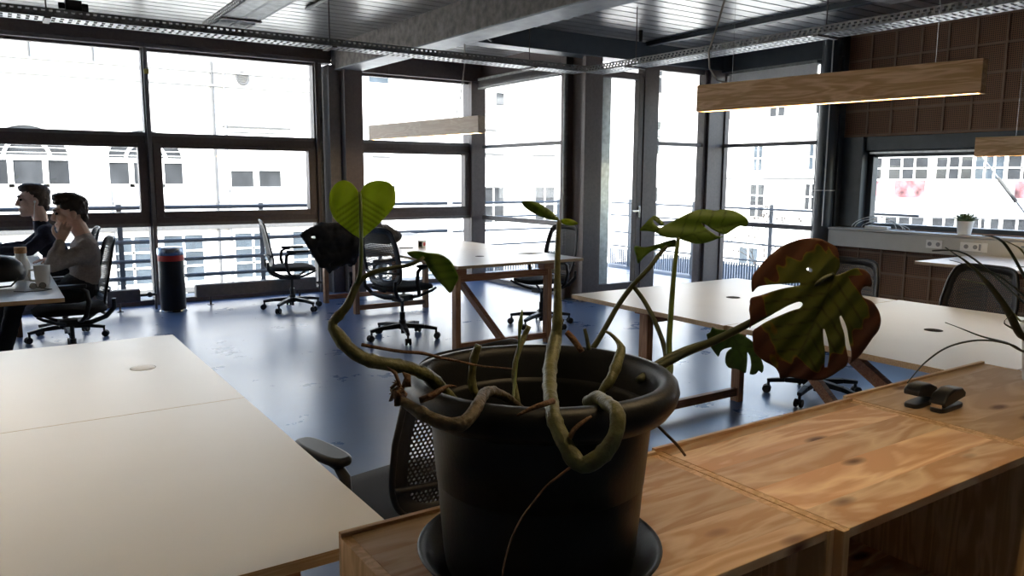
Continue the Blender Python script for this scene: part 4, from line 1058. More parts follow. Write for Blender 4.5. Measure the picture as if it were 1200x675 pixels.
def leaf(key, name, mat, parent, origin0, tip, bend=(0, 0, 0), laterals=6, dry=False, step=.004, smooth_outline=True, swap=1.0):
    D = PLANT[key]; O = Vector(D['at']) - origin0
    loops = [catmull(D['outline'], step) if smooth_outline else [Vector(p) for p in D['outline']]] + [catmull(h, step) for h in D['holes']]
    pts = []; edges = []
    for lp in loops:
        b = len(pts); n = len(lp)
        pts += [Vector((p.x, p.y)) for p in lp]; edges += [(b+i, b+(i+1) % n) for i in range(n)]
    xs = [p.x for p in pts]; ys = [p.y for p in pts]; g = step*1.1; bl = list(pts)
    polys = [[(p.x, p.y) for p in lp] for lp in loops]
    y = min(ys); r = 0
    while y < max(ys):
        x = min(xs) + (g/2 if r % 2 else 0)
        while x < max(xs):
            q = (x, y)
            if inside(q, polys[0]) and not any(inside(q, h) for h in polys[1:]):
                v = Vector(q)
                if min((v-b).length_squared for b in bl) > (g*.6)**2: pts.append(v)
            x += g
        y += g*.87; r += 1
    vc, _, fc, _, _, _ = delaunay_2d_cdt(pts, edges, [], 1, 1e-7)
    faces = []
    for f in fc:
        c = sum((vc[i] for i in f), Vector((0, 0)))/len(f)
        if inside((c.x, c.y), polys[0]) and not any(inside((c.x, c.y), h) for h in polys[1:]): faces.append(tuple(f))
    tipv = Vector(tip); ax = tipv.normalized(); Ln = tipv.length; sd = Vector((-ax.y, ax.x))
    segs = [(Vector((0, 0)), tipv, .0028)]
    for k in range(laterals):
        s = Ln*(.04 + .8*k/laterals); o = ax*s
        for q in (-1, 1):
            segs.append((o, o + (ax*.55 + sd*q*.85)*(Ln*.62), .0022))
            
    hl = hull(pts)
    cu, cv, cr = bend; W = []; vein = []; dr = []
    for p in vc:
        u = p.dot(sd); v = p.dot(ax)
        off = cu*u*u + cv*v*v + cr*abs(u) + .0015*math.sin(u*190+v*60)
        best = 0
        for a, b, w in segs:
            d = seg_dist(p, a, b); best = max(best, 1-d/w if d < w else 0)
        vein.append(min(1, best*.8))
        if best > 0: off -= .0006*best
        W.append(O + RIGHT*p.x + UPV*p.y + TOCAM*off)
        if dry:
            d = min(seg_dist(p, hl[i], hl[(i+1) % len(hl)]) for i in range(len(hl)))
            wob = .011*math.sin(p.x*95+1)*math.sin(p.y*70+2) + .006*math.sin(p.x*210+p.y*160)
            val = 1 - (d + wob)/.040
            if p.x > -.012 and p.y > .0: val -= .55
            dr.append(max(0, min(1, val)))
    o = MB().add(W, faces).build(name, mat, parent, smooth='all')
    me = o.data
    at = me.attributes.new('vein', 'FLOAT', 'POINT'); at.data.foreach_set('value', vein)
    if dry:
        at = me.attributes.new('dry', 'FLOAT', 'POINT'); at.data.foreach_set('value', dr)
    s = o.modifiers.new('blade_thickness', 'SOLIDIFY'); s.thickness = .0008
    return o

sc_ = MB().lathe([(.0001, 0), (.150, 0), (.166, .006), (.186, .030), (.1935, .036), (.1975, .037), (.199, .034), (.197, .029), (.1765, .010), (.165, .0035), (.150, -.0), ], 64)
sau = MB().lathe([(.0001, .001), (.150, .001), (.168, .004), (.189, .030), (.196, .040), (.1985, .043), (.195, .046), (.190, .043), (.183, .032), (.163, .010), (.148, .008), (.0001, .008)], 72).build('plant_saucer', M['pot'], loc=(PX, PY, ZC+.0005), smooth='all')
tag(sau, 'round dark grey saucer under the big plant pot', 'saucer')
plant = thing('potted_monstera', 'big monstera with holed leaves in a dark grey pot on the pine cabinet', 'potted plant', (PX, PY, ZC+.009))
O0 = Vector((PX, PY, ZC+.009))
bz = ZC+.009
prof = [(.0001, 0), (.147, 0), (.152, .006), (.156, .03), (.1725, .245), (.1745, .252), (.176, .262), (.188, .262), (.202, .266), (.2125, .281), (.2165, .296), (.2135, .309), (.2045, .317), (.194, .318), (.187, .313), (.183, .302), (.174, .24), (.166, .15), (.0001, .149)]
MB().lathe(prof, 80).build('pot', M['pot'], plant, smooth='all')
so = MB(); nr, na = 10, 40; vs = []; fs = []
for i in range(nr+1):
    for k in range(na):
        r = .1665*i/nr; a = 2*PI*k/na
        vs.append((r*math.cos(a), r*math.sin(a), (.165) + .006*math.sin(r*60+k)*math.sin(k*1.7) + .004*random.random()))
for i in range(nr):
    for k in range(na):
        l = (k+1) % na; fs.append((i*na+k, i*na+l, (i+1)*na+l, (i+1)*na+k))
so.add(vs, fs).build('soil', M['soil'], plant, smooth='all')
def stem(key, name, mat, rings=0.0, n=10):
    pts = [Vector(p[:3])-O0 for p in PLANT[key]]; rad = [p[3] for p in PLANT[key]]
    fine = catmull(pts, .006, closed=False)
    # interpolate radii along the path
    acc = [0]
    for a, b in zip(pts, pts[1:]): acc.append(acc[-1]+(b-a).length)
    cur = 0; rr = []
    for i, p in enumerate(fine):
        if i: cur += (p-fine[i-1]).length
        s = min(cur, acc[-1])
        j = max(k for k in range(len(acc)) if acc[k] <= s+1e-9); j = min(j, len(acc)-2)
        f = (s-acc[j])/max(acc[j+1]-acc[j], 1e-9); f = min(1, max(0, f))
        r = rad[j]*(1-f)+rad[j+1]*f
        if rings:
            r *= 1 + .16*max(0, math.cos(cur/rings*2*PI))**8 + .03*math.sin(cur*210)
        rr.append(r)
    return MB().tube(fine, rr, n).build(name, mat, plant, smooth='all')
for key, mat, rg in (('stem_left', 'stem', .045), ('stem_top', 'stem', .05), ('stub_left', 'stem', .04), ('root_left', 'root', .05), ('stub_middle', 'stem', .04), ('stub_right', 'stem', .03)):
    stem(key, 'stem', M[mat], rg, 14)
for key, mat in (('petiole_heart', 'petiole'), ('petiole_fan', 'petiole'), ('petiole_diagonal', 'petiole_dark'), ('petiole_cross', 'petiole_dark'), ('petiole_large', 'petiole_dark'), ('petiole_small', 'petiole_dark')):
    stem(key, 'leaf_stalk', M[mat], 0)
for key in ('air_root', 'air_root_long', 'air_root_side', 'side_root', 'side_root_short'):
    stem(key, 'air_root', M['stem_brown'], 0, 8)
for key, mat in (('shoot', 'petiole'), ('stub_brown', 'stem_brown'), ('stub_thin', 'petiole_dark'), ('dry_tip', 'stem_brown')):
    stem(key, 'shoot', M[mat], 0)
leaf('leaf_heart', 'leaf', M['leaf'], plant, O0, (.002, -.063), (-2.2, -.5, 0), 6, step=.0022)
leaf('leaf_droop', 'leaf', M['leaf_mid'], plant, O0, (.036, -.048), (-3.5, 2.0, 0), 4, step=.0025)
leaf('leaf_young', 'leaf', M['leaf_mid'], plant, O0, (-.058, .028), (-5, 0, 0), 3)
leaf('leaf_sheath', 'leaf', M['leaf'], plant, O0, (.028, -.004), (-6, 0, 0), 1)
leaf('leaf_fan', 'leaf', M['leaf_mid'], plant, O0, (.118, .030), (-1.5, .8, 0), 4, step=.003)
leaf('leaf_fan_lobe', 'leaf', M['leaf_mid'], plant, O0, (-.05, .022), (-1.5, -3, 0), 2)
leaf('leaf_fan_fold', 'leaf', M['leaf_mid'], plant, O0, (-.07, -.01), (-1.5, -2, 0), 2)
leaf('leaf_large', 'leaf', M['leaf_dark'], plant, O0, (-.070, -.165), (-.9, -.5, .05), 6, dry=True, step=.0032)
leaf('leaf_small', 'leaf', M['leaf_small'], plant, O0, (.03, -.07), (-3, 0, 0), 4)
# dry leaf scraps at the stem end on the left
dd = MB(); base = Vector(PLANT['root_left'][-2][:3])-O0
for k in range(16):
    a = base + Vector((random.uniform(-.012, .012), random.uniform(-.01, .01), random.uniform(-.012, .02)))
    b = a + Vector((random.uniform(-.022, .012), random.uniform(-.015, .01), random.uniform(-.004, .03)))
    dd.tube([a, (a+b)/2 + Vector((.003, 0, .004)), b], [.004, .005, .0008], 6, flat=.4)
dd.build('dry_sheath', M['stem_brown'], plant, smooth='all')
# the leaf tips that lean in from a second plant at the right
tuft_at = Vector((2.706, 1.029, ZC+.001))
t = thing('strap_leaf_plant', 'dark strap-leaved plant in a beige pot at the right end of the cabinets', 'potted plant', tuft_at)
MB().lathe([(.0001, 0), (.060, 0), (.066, .01), (.080, .17), (.086, .175), (.086, .19), (.078, .19), (.07, .15), (.0001, .15)], 36).build('pot', M['offwhite'], t, smooth='all')
for k in 'abcdegh':
    P = PLANT['blade_'+k]
    pts = [Vector((p[0], p[1], max(p[2], ZC+.012)))-tuft_at for p in P]; rad = [p[3] for p in P]
    pts[-1] = Vector((random.uniform(-.02, .02), random.uniform(-.02, .02), .17))
    fine = catmull(pts, .012, closed=False); n = len(fine)
    rr = [rad[min(len(rad)-1, int(i/n*len(rad)))]*1.0 for i in range(n)]
    for _ in range(6): rr = [rr[0]]+[(rr[i-1]+rr[i]+rr[i+1])/3 for i in range(1, n-1)]+[rr[-1]]
    MB().tube(fine, rr, 8, flat=.5).build('leaf', M['blade_pale'] if k in 'cd' else M['blade'], t, smooth='all')
for k in range(7):
    a = -.9 + k*.42; e = .5+.1*(k % 3)
    d = Vector((math.cos(a), math.sin(a)*.8, e*1.4)).normalized()
    pts = [Vector((0, 0, .17)), d*.18+Vector((0, 0, .17)), d*.36+Vector((0, 0, .15)), d*.5+Vector((0, 0, .06))]
    MB().tube(catmull(pts, .02, closed=False), .007, 8, flat=.4).build('leaf', M['blade'], t, smooth='all')

# ================================================================== DRAPED JACKET
def blob(parts, name, mat, parent=None, vox=.012, disp=0, dscale=.08, smooth=4, loc=None, tagd=None):
    m = MB()
    for p in parts:
        if p[0] == 'e': m.ell(p[1], p[2], 18, 12, p[3] if len(p) > 3 else None)
        else: m.cap(p[1], p[2], p[3], p[4], 14)
    o = m.build(name, mat, parent, loc=loc, smooth='all')
    r = o.modifiers.new('skin', 'REMESH'); r.mode = 'VOXEL'; r.voxel_size = vox; r.use_smooth_shade = True
    s = o.modifiers.new('relax', 'SMOOTH'); s.iterations = smooth; s.factor = .5
    if disp:
        tx = bpy.data.textures.new(name+'_folds', 'CLOUDS'); tx.noise_scale = dscale
        d = o.modifiers.new('folds', 'DISPLACE'); d.texture = tx; d.strength = disp; d.mid_level = .5
    return o
J = []
for x, y, z, rx, ry, rz in ((3.20, 7.38, .84, .24, .24, .085), (3.12, 7.30, .90, .17, .18, .085), (3.30, 7.45, .86, .18, .2, .085), (3.05, 7.36, .86, .14, .2, .12), (3.36, 7.32, .82, .14, .15, .08),
                            (2.95, 7.30, .78, .11, .16, .17), (2.99, 7.38, .70, .05, .12, .17), (2.93, 7.28, .66, .045, .06, .13)):
    J.append(('e', (x, y, z+.03), (rx, ry, rz)))
for a, b, r0, r1 in (((2.98, 7.26, .92), (2.64, 7.22, .98), .06, .045), ((2.64, 7.22, .97), (2.43, 7.2, .905), .05, .03), ((2.95, 7.24, .82), (2.50, 7.2, .82), .075, .04), ((2.95, 7.24, .72), (2.62, 7.2, .66), .07, .04),
                     ((2.46, 7.2, .88), (2.60, 7.2, .60), .04, .03), ((2.9, 7.24, .86), (2.6, 7.2, .88), .08, .045), ((2.62, 7.2, .66), (2.68, 7.2, .54), .035, .022), ((2.88, 7.24, .66), (2.72, 7.21, .58), .06, .035),
                     ((2.93, 7.27, .5), (2.93, 7.27, .40), .02, .012), ((2.93, 7.27, .42), (2.91, 7.27, .34), .012, .010)):
    J.append(('c', a, b, r0, r1))
J.append(('e', (2.62, 7.21, .93), (.10, .035, .05))); J.append(('e', (2.74, 7.21, .80), (.22, .035, .14))); J.append(('e', (2.86, 7.23, .84), (.14, .05, .14)))
jk = blob(J, 'jacket', M['black_soft'], None, .013, .035, .07, 4)
tag(jk, 'black jacket heaped on the middle desks, one side sticking out over the edge', 'jacket')
# ================================================================== PEOPLE
def hand_parts(wr, d, palm_n, curl=.5, s=1.0, side=1):
    """palm, four bent fingers of unequal length and a thumb; d = direction of the fingers, palm_n = out of the palm"""
    d = Vector(d).normalized(); pn = Vector(palm_n); pn = (pn - d*pn.dot(d)).normalized(); ac = d.cross(pn).normalized()*side
    wr = Vector(wr); P = []
    for k in range(4):
        o = ac*(.028-.0185*k)*s
        P.append(('c', wr + o*.5, wr + d*.085*s + o, .016*s, .0115*s))
    for k, L in enumerate((.070, .079, .074, .058)):
        o = ac*(.030-.020*k)*s; p = wr + d*.085*s + o; a = 0; dirv = d.copy()
        for q, fr in enumerate((.45, .31, .24)):
            a += curl*(.35 if q == 0 else .55)
            dirv = (d*math.cos(a) + pn*math.sin(a) + ac*(.05*(1.5-k))).normalized()
            e = p + dirv*L*fr*s
            P.append(('c', p, e, (.0092-.0012*q)*s, (.0086-.0014*q)*s)); p = e
    p = wr + d*.025*s + ac*.026*s
    for q, L in enumerate((.042, .034, .027)):
        dirv = (d*(.55+.18*q) + ac*(.75-.28*q) + pn*(.25+.12*q)).normalized()
        e = p + dirv*L*s; P.append(('c', p, e, (.014-.0022*q)*s, (.012-.0022*q)*s)); p = e
    return P
def head_parts(c, R, s):
    c = Vector(c)
    T = lambda p: c + R @ (Vector(p)*s)
    e = lambda p, r, q=None: ('e', T(p), tuple(x*s for x in r), R if q is None else R @ q)
    P = [e((.018, 0, .032), (.096, .077, .090)), e((-.030, 0, -.040), (.060, .058, .080)), e((-.070, 0, -.102), (.026, .030, .022)), e((-.045, 0, -.078), (.050, .050, .045)), e((-.03, 0, -.085), (.05, .05, .035)),
         e((-.078, 0, .036), (.024, .054, .014)), e((-.058, .036, -.022), (.032, .028, .030)), e((-.058, -.036, -.022), (.032, .028, .030)),
         e((-.088, 0, -.064), (.014, .024, .008)), e((-.086, 0, -.076), (.014, .021, .008)), e((.012, .080, -.006), (.022, .011, .033)), e((.012, -.080, -.006), (.022, .011, .033))]
    P += [('c', T((-.090, 0, .020)), T((-.109, 0, -.026)), .0085*s, .0125*s), ('c', T((-.102, .011, -.032)), T((-.102, -.011, -.032)), .009*s, .009*s)]
    return P, T
def person(label, root, headc, tilt, yaw, hs, neck, torso, arms, hands, legs, hair, M_top, M_leg, M_hair, skinm):
    t = thing('person', label, 'person', root)
    O = Vector(root); rel = lambda p: Vector(p)-O
    R = Matrix.Rotation(yaw, 3, 'Z') @ Matrix.Rotation(tilt, 3, 'Y')
    hp, T = head_parts(rel(headc), R, hs)
    body = list(hp)
    body.append(('c', T((.030, 0, -.06)), rel(neck), .056*hs, .058))
    for c, r in torso: body.append(('e', rel(c), tuple(x*.93 for x in r)))
    for ch in arms:
        for a, b, r0, r1 in ch: body.append(('c', rel(a), rel(b), r0*.80, r1*.80))
    for h in hands: body += [('c', rel(p[1]), rel(p[2]), p[3], p[4]) for p in h]
    for ch in legs:
        for a, b, r0, r1 in ch: body.append(('c', rel(a), rel(b), r0*.88, r1*.88))
    b = blob(body, 'body', skinm, t, .0055, 0, .1, 2)
    top = [('e', rel(c), r) for c, r in torso] + [('c', rel(a), rel(bb), r0, r1) for ch in arms for a, bb, r0, r1 in ch]
    top.append(('c', rel(neck)+Vector((.005, 0, -.035)), rel(neck)+Vector((-.004, 0, .006)), .076, .062))
    blob(top, 'sweater', M_top, t, .009, .016, .05, 3)
    lg = [('c', rel(a), rel(bb), r0, r1) for ch in legs for a, bb, r0, r1 in ch]
    lg.append(('e', rel(torso[-1][0]), tuple(x*1.02 for x in torso[-1][1])))
    blob(lg, 'trousers', M_leg, t, .010, .012, .05, 3)
    for ch in legs:
        f = rel(ch[-1][1]); s = blob([('c', f+Vector((.05, 0, -.045)), f+Vector((-.12, 0, -.055)), .042, .036), ('c', f, f+Vector((.02, 0, -.04)), .05, .05)], 'shoe', M['shoe'], t, .008, 0, .1, 2)
    hb = [('e', T(c), tuple(x*hs for x in r), R) for c, r in hair]
    blob(hb, 'hair', M_hair, t, .006, .014, .018, 1)
    for q in (-1, 1):
        MB().ell(T((-.083, q*.031, .010)), (.011*hs, .013*hs, .009*hs), 12, 8, R).build('eye', M['eye'], t, smooth='all')
        br = MB(); br.tube([T((-.095, q*.016, .030)), T((-.097, q*.034, .036)), T((-.083, q*.052, .031))], [.004*hs, .0055*hs, .003*hs], 8); br.build('eyebrow', M_hair, t, smooth='all')
    return t, T

# man in grey: cheek on his hand, looking down at the desk
hL = hand_parts((.388, 6.455, .975), (.42, .20, 1.0), (.2, 1.0, 0), .55, 1.0, 1)
hR = hand_parts((.375, 6.73, .825), (-1, 0, .02), (0, 0, -1), .5, 1.0, -1)
person('person in a grey sweater resting a cheek on one hand at the desk', (.52, 6.6, 0), (.470, 6.6, 1.168), math.radians(-4), math.radians(5), 1.06, (.553, 6.6, .990),
       [((.553, 6.6, .865), (.105, .195, .155)), ((.548, 6.6, .74), (.105, .175, .15)), ((.500, 6.6, .625), (.125, .18, .115))],
       [[((.562, 6.44, .93), (.562, 6.42, .90), .072, .066), ((.555, 6.42, .90), (.325, 6.40, .818), .070, .056), ((.325, 6.40, .818), (.383, 6.452, .955), .055, .040)],
        [((.582, 6.76, .93), (.582, 6.79, .90), .072, .066), ((.58, 6.79, .90), (.50, 6.84, .76), .060, .050), ((.50, 6.84, .76), (.385, 6.735, .825), .048, .036)]],
       [hL, hR],
       [[((.48, 6.50, .597), (.10, 6.46, .597), .085, .066), ((.10, 6.46, .597), (-.03, 6.46, .12), .062, .046)], [((.48, 6.70, .597), (.10, 6.74, .597), .085, .066), ((.10, 6.74, .597), (-.01, 6.74, .12), .062, .046)]],
       [((.030, 0, .070), (.097, .082, .066)), ((-.005, 0, .112), (.086, .066, .040)), ((-.050, 0, .118), (.046, .054, .032)), ((-.062, 0, .088), (.030, .050, .022)), ((.066, 0, .030), (.056, .074, .078)), ((.030, .066, .035), (.045, .020, .045)), ((.030, -.066, .035), (.045, .020, .045)), ((-.03, .062, .060), (.03, .018, .03)), ((-.03, -.062, .060), (.03, .018, .03)), ((.085, 0, -.035), (.03, .05, .035))],
       M['sweater'], M['jeans'], M['hair'], M['skin'])
# man in navy, farther back, reaching forward with in-ear phones
hL = hand_parts((-.03, 7.72, .812), (-1, .1, .02), (0, 0, -1), .28, 1.0, 1)
hR = hand_parts((-.04, 8.05, .812), (-1, -.1, .02), (0, 0, -1), .28, 1.0, -1)
pp, T = person('person in a navy jumper with white earphones, leaning on the desk', (.50, 7.9, 0), (.292, 7.9, 1.232), math.radians(-1), math.radians(4), 1.10, (.345, 7.9, 1.035),
       [((.384, 7.9, .880), (.100, .19, .155)), ((.435, 7.9, .74), (.106, .175, .16)), ((.47, 7.9, .625), (.125, .175, .115))],
       [[((.365, 7.73, .965), (.362, 7.71, .93), .072, .066), ((.36, 7.71, .93), (.235, 7.66, .828), .064, .052), ((.235, 7.66, .828), (-.03, 7.72, .815), .050, .037)],
        [((.375, 8.07, .965), (.372, 8.09, .93), .072, .066), ((.37, 8.09, .93), (.235, 8.14, .828), .064, .052), ((.235, 8.14, .828), (-.03, 8.05, .815), .050, .037)]],
       [hL, hR],
       [[((.50, 7.80, .597), (.08, 7.78, .597), .085, .066), ((.08, 7.78, .597), (-.05, 7.78, .12), .062, .046)], [((.50, 8.0, .597), (.08, 8.03, .597), .085, .066), ((.08, 8.03, .597), (-.03, 8.03, .12), .062, .046)]],
       [((.034, 0, .062), (.096, .083, .070)), ((-.012, 0, .102), (.080, .068, .034)), ((.070, 0, .020), (.056, .075, .085)), ((.040, .066, .020), (.045, .020, .06)), ((.040, -.066, .020), (.045, .020, .06)), ((-.052, 0, .090), (.038, .056, .022)), ((.085, 0, -.05), (.028, .05, .04))],
       M['navy'], M['jeans'], M['hair_brown'], M['skin'])
for q in (-1, 1):
    m = MB(); m.ell(T((.004, q*.090, -.006)), (.010, .008, .012), 12, 8); m.tube([T((.004, q*.092, -.014)), T((-.002, q*.088, -.05)), T((-.01, q*.06, -.14))], .0028, 6)
    m.build('earphone', M['white'], pp, smooth='all')
# ================================================================== OUTSIDE
struct(MB().box(-60, 70, 9.75, 75, -9.2, -9.0).build('street', M['street']))
struct(MB().box(8.6, 70, -40, 9.7, -9.2, -9.0).build('street', M['street']))
# walk-around balcony: grating deck and barred railing
b = MB(); b.box(-4.6, 5.9, 9.75, 10.9, -.16, -.10); b.box(5.90, 11.2, 7.25, 10.9, -.16, -.10); b.box(8.1, 9.5, 5.0, 7.25, -.16, -.10)
struct(b.build('balcony_floor', M['decking']))
def railing(label, p0, p1, rails, post=1.9, first=.4, kick=False):
    p0 = Vector(p0); p1 = Vector(p1); d = p1-p0; L = d.length
    t = thing('balcony_railing', label, 'railing', p0, math.atan2(d.y, d.x), None)
    x = first; 
    while x < L:
        MB().box(x-.03, x+.03, -.008, .008, -.10, 1.09).build('post', M['rail'], t); x += post
    for z, r in rails:
        MB().cyl((0, 0, z), (L, 0, z), r, n=10).build('bar', M['rail'], t)
    if kick:
        k = MB(); x = 0
        while x < L:
            k.box(x, x+.028, -.004, .004, -.08, .20); x += .05
        k.build('ribbed_kickboard', M['decking'], t)
    return t
RL = [(1.05, .026), (.84, .012), (.62, .028), (.375, .026), (.16, .026)]
railing('barred balcony railing outside the left windows', (-4.5, 10.75, 0), (5.95, 10.75, 0), RL, 1.75, .55)
railing('barred balcony railing outside the glass door', (6.05, 10.75, 0), (9.2, 10.75, 0), [(1.05, .02), (.82, .016), (.60, .016), (.36, .016), (.12, .016)], 1.6, .5, True)
railing('barred balcony railing outside the windows by the round pillar', (9.35, 10.75, 0), (9.35, 5.1, 0), [(1.02, .016), (.80, .014), (.50, .014), (.25, .014)], 1.5, .5, True)

def facade(label, name, loc, rz, w, h, z0, mat, specs, depth=8):
    """house front in its own frame: local x along the front, z up, front face at y = 0 looking to -y"""
    t = thing(name, label, 'building', loc, rz)
    MB().box(0, w, 0, depth, z0, h).build('wall', mat, t)
    for s in specs:
        kind = s[0]
        if kind == 'win':
            _, x0, x1, a, c, pm, nx, nz = s
            f = MB(); g = .06
            f.box(x0-g, x1+g, -.06, .0, a-g, a); f.box(x0-g, x1+g, -.06, 0, c, c+g); f.box(x0-g, x0, -.06, 0, a, c); f.box(x1, x1+g, -.06, 0, a, c)
            for k in range(1, nx):
                x = x0+(x1-x0)*k/nx; f.box(x-.035, x+.035, -.05, 0, a, c)
            for k in range(1, nz):
                z = a+(c-a)*k/nz; f.box(x0, x1, -.05, 0, z-.03, z+.03)
            o = f.build('window', M['white'], t)
            MB().box(x0, x1, -.02, -.004, a, c).build('pane', M[pm], o)
        elif kind == 'band':
            _, x0, x1, a, c, d, mm = s
            MB().box(x0, x1, -d, 0, a, c).build('ledge', M[mm], t)
        elif kind == 'pipe':
            _, x, a, c, r, mm = s
            MB().cyl((x, -r*1.5, a), (x, -r*1.5, c), r, n=10).build('downpipe', M[mm], t)
        elif kind == 'arch':
            _, x0, x1, a, c, mm = s       # arched recess
            cx = (x0+x1)/2; rx = (x1-x0)/2; sp = c-rx*.86
            ol = [(x0, a), (x1, a), (x1, sp)] + [(cx+rx*math.cos(th), sp+(c-sp)*math.sin(th)) for th in [PI*k/20 for k in range(1, 20)]] + [(x0, sp)]
            vs = [(p, -.012, q) for p, q in ol]; n = len(ol)
            o = MB().add(vs + [(p, .0, q) for p, q in ol], [tuple(range(n)), tuple(range(2*n-1, n-1, -1))] + [(i, i+n, (i+1) % n+n, (i+1) % n) for i in range(n)]).build('window', M[mm], t)
            fr = MB()
            fr.tube([(cx+(rx+.06)*math.cos(th), -.03, sp+(c-sp+.06)*math.sin(th)) for th in [PI*k/24 for k in range(25)]], .05, 6)
            fr.tube([(cx+rx*.55*math.cos(th), -.03, sp+(c-sp)*.6*math.sin(th)) for th in [PI*k/20 for k in range(21)]], .055, 6)
            fr.box(x0, x1, -.06, -.012, sp-.09, sp+.05); fr.box(x0, x1, -.05, -.012, a, a+.08)
            for k in (.29, .71): fr.box(x0+(x1-x0)*k-.07, x0+(x1-x0)*k+.07, -.05, -.012, a, sp)
            if s[-2] == c:
                for k in range(5):
                    z = sp+.12+(c-sp)*.8*k/5; wx = rx*math.sqrt(max(0, 1-((z-sp)/(c-sp))**2))
                    fr.box(cx-wx, cx+wx, -.03, -.012, z-.010, z+.010)
            fr.build('frame', M['white'], o)
        elif kind == 'vent':
            _, x, z, r = s
            v = MB(); v.tube([(x+r*math.cos(a), -.05, z+r*math.sin(a)) for a in [2*PI*k/20 for k in range(20)]], .03, 6, closed=True)
            for k in range(-3, 4):
                zz = z+k*r/3.6; wx = math.sqrt(max(0, r*r-(k*r/3.6)**2)); v.box(x-wx, x+wx, -.06, 0, zz-.018, zz+.018)
            v.build('round_vent', M['band'], t)
        elif kind == 'panel':
            _, x0, x1, a, c, mm = s
            MB().box(x0, x1, -.04, 0, a, c).build('mural' if mm == 'pink' else 'shutter', M[mm], t)
    return t
# across the street, parallel to the window wall
X0 = -24
sp = []
Wn = lambda x0, x1, a, c, pm='pane', nx=1, nz=1: sp.append(('win', x0-X0, x1-X0, a, c, pm, nx, nz))
for cx in (-10.6, -6.6, -2.9): sp.append(('arch', cx-1.0-X0, cx+1.0-X0, 1.12, 2.83, 'pane'))
sp.append(('arch', -.09-X0, 1.92-X0, 1.12, 2.83, 'pane')); sp.append(('arch', 2.97-X0, 5.0-X0, 1.12, 2.80, 'pane'))
Wn(6.46, 7.17, 1.11, 1.63); Wn(7.35, 8.07, 1.11, 1.64)
sp.append(('band', 6.3-X0, 8.3-X0, .95, 1.0, .05, 'plaster2')); sp.append(('band', 6.26-X0, 8.45-X0, 3.00, 3.05, .10, 'band')); sp.append(('band', 6.5-X0, 8.2-X0, 2.84, 2.87, .05, 'band'))
sp.append(('band', 0, 33.4, 4.24, 4.30, .12, 'plaster2')); sp.append(('band', 0, 33.4, 4.66, 4.72, .10, 'plaster2')); sp.append(('band', 0, 33.4, .60, .66, .06, 'plaster2'))
for x, mm in ((6.0, 'band'), (6.35, 'plaster2'), (2.95, 'plaster2')): sp.append(('pipe', x-X0, -9, 5.0 if x != 2.95 else 1.1, .045, mm))
sp.append(('vent', 6.95-X0, 4.56, .19))
for x in (-4.8, -3.2, -1.6, .0, 1.15, 2.73): sp.append(('pipe', x-X0, 4.72, 7.2, .035, 'band'))
for x in (-12, -8.4, -4.8, -1.0, 2.9, 4.35, 6.5, 8.4):
    for z in (-3.6, -1.85): Wn(x, x+1.15, z, z+1.45, 'pane_blue', 2, 3)
for x in (-12, -8.4, -4.8, -1.0, 2.9, 4.4, 6.5, 8.4): Wn(x, x+1.1, -6.4, -4.4, 'pane_blue', 2, 2)
sp.append(('band', 0, 33.4, -.22, -.06, .14, 'band')); sp.append(('band', 0, 33.4, -2.2, -2.05, .1, 'band'))
facade('long white building with arched windows across the street on the left', 'building', (X0, 26, 0), 0, 33.4, 8.2, -9, M['plaster'], sp)
sp = []; X0 = 9.5
Wn(11.98, 12.30, .95, 1.13); Wn(12.40, 12.7, .95, 1.13); Wn(11.72, 12.5, 4.87, 5.25, 'pane_blue'); Wn(17.2, 17.6, 4.35, 4.85)
for x0, x1, z in ((14.28, 15.31, 3.48), (16.4, 17.6, 2.40), (16.45, 17.7, 1.06), (16.5, 17.6, 3.36), (11.8, 12.5, 2.2), (19, 20.2, 2.4), (19, 20.2, 1.06), (22, 23.2, 2.4)): sp.append(('band', x0-X0, x1-X0, z-.03, z+.03, .08, 'band'))
for x in (16.6, 19.2, 22.2, 25.4): 
    for z in (-.35, -3.2, -6): Wn(x, x+1.0, z, z+1.4, 'pane', 2, 2)
for x in (22.2, 25.4): 
    for z in (2.6, 5.4): Wn(x, x+1.0, z, z+1.5, 'pane', 2, 2)
for x in (11.8, 14.0): 
    for z in (-3.2, -6): Wn(x, x+1.1, z, z+1.4, 'pane_blue', 2, 3)
facade('white house with few windows facing the glazed corner', 'building', (X0, 27, 0), 0, 19.6, 9.5, -9, M['plaster'], sp)
# houses facing the door and the right-hand windows: local x runs from +y to -y
def fr_x(Y): return 45 - Y
sp = []
def Wy(y0, y1, a, c, pm='pane', nx=1, nz=1): sp.append(('win', fr_x(y0), fr_x(y1), a, c, pm, nx, nz))
Wy(30.4, 29.3, 4.3, 5.4, 'pane', 2, 1); sp.append(('panel', fr_x(30.35), fr_x(29.75), 4.3, 5.35, 'shutter')); Wy(28.6, 27.9, 4.3, 5.1, 'pane', 2, 1); sp.append(('panel', fr_x(28.55), fr_x(28.2), 4.3, 5.1, 'shutter'))
Wy(24.4, 23.9, 1.85, 3.0, 'pane_blue', 2, 2); Wy(24.5, 23.7, -.3, 1.2, 'pane', 2, 3); Wy(21.5, 20.95, .15, 1.25, 'pane', 2, 2); Wy(21.4, 20.9, 1.9, 3.0, 'pane_blue', 2, 2)
Wy(31.2, 30.1, -.6, 1.15, 'pane', 2, 2); Wy(29.0, 28.0, -.5, .8, 'pane_blue', 2, 2); Wy(34.2, 33.8, 3.8, 6.6, 'pane_blue', 1, 4); Wy(34.2, 33.8, .8, 3.2, 'pane_blue', 1, 3)
Wy(26.8, 25.9, 4.3, 5.5, 'pane', 2, 1); Wy(23.6, 22.8, 4.3, 5.5, 'pane', 2, 1); Wy(21.2, 20.4, 4.3, 5.5)
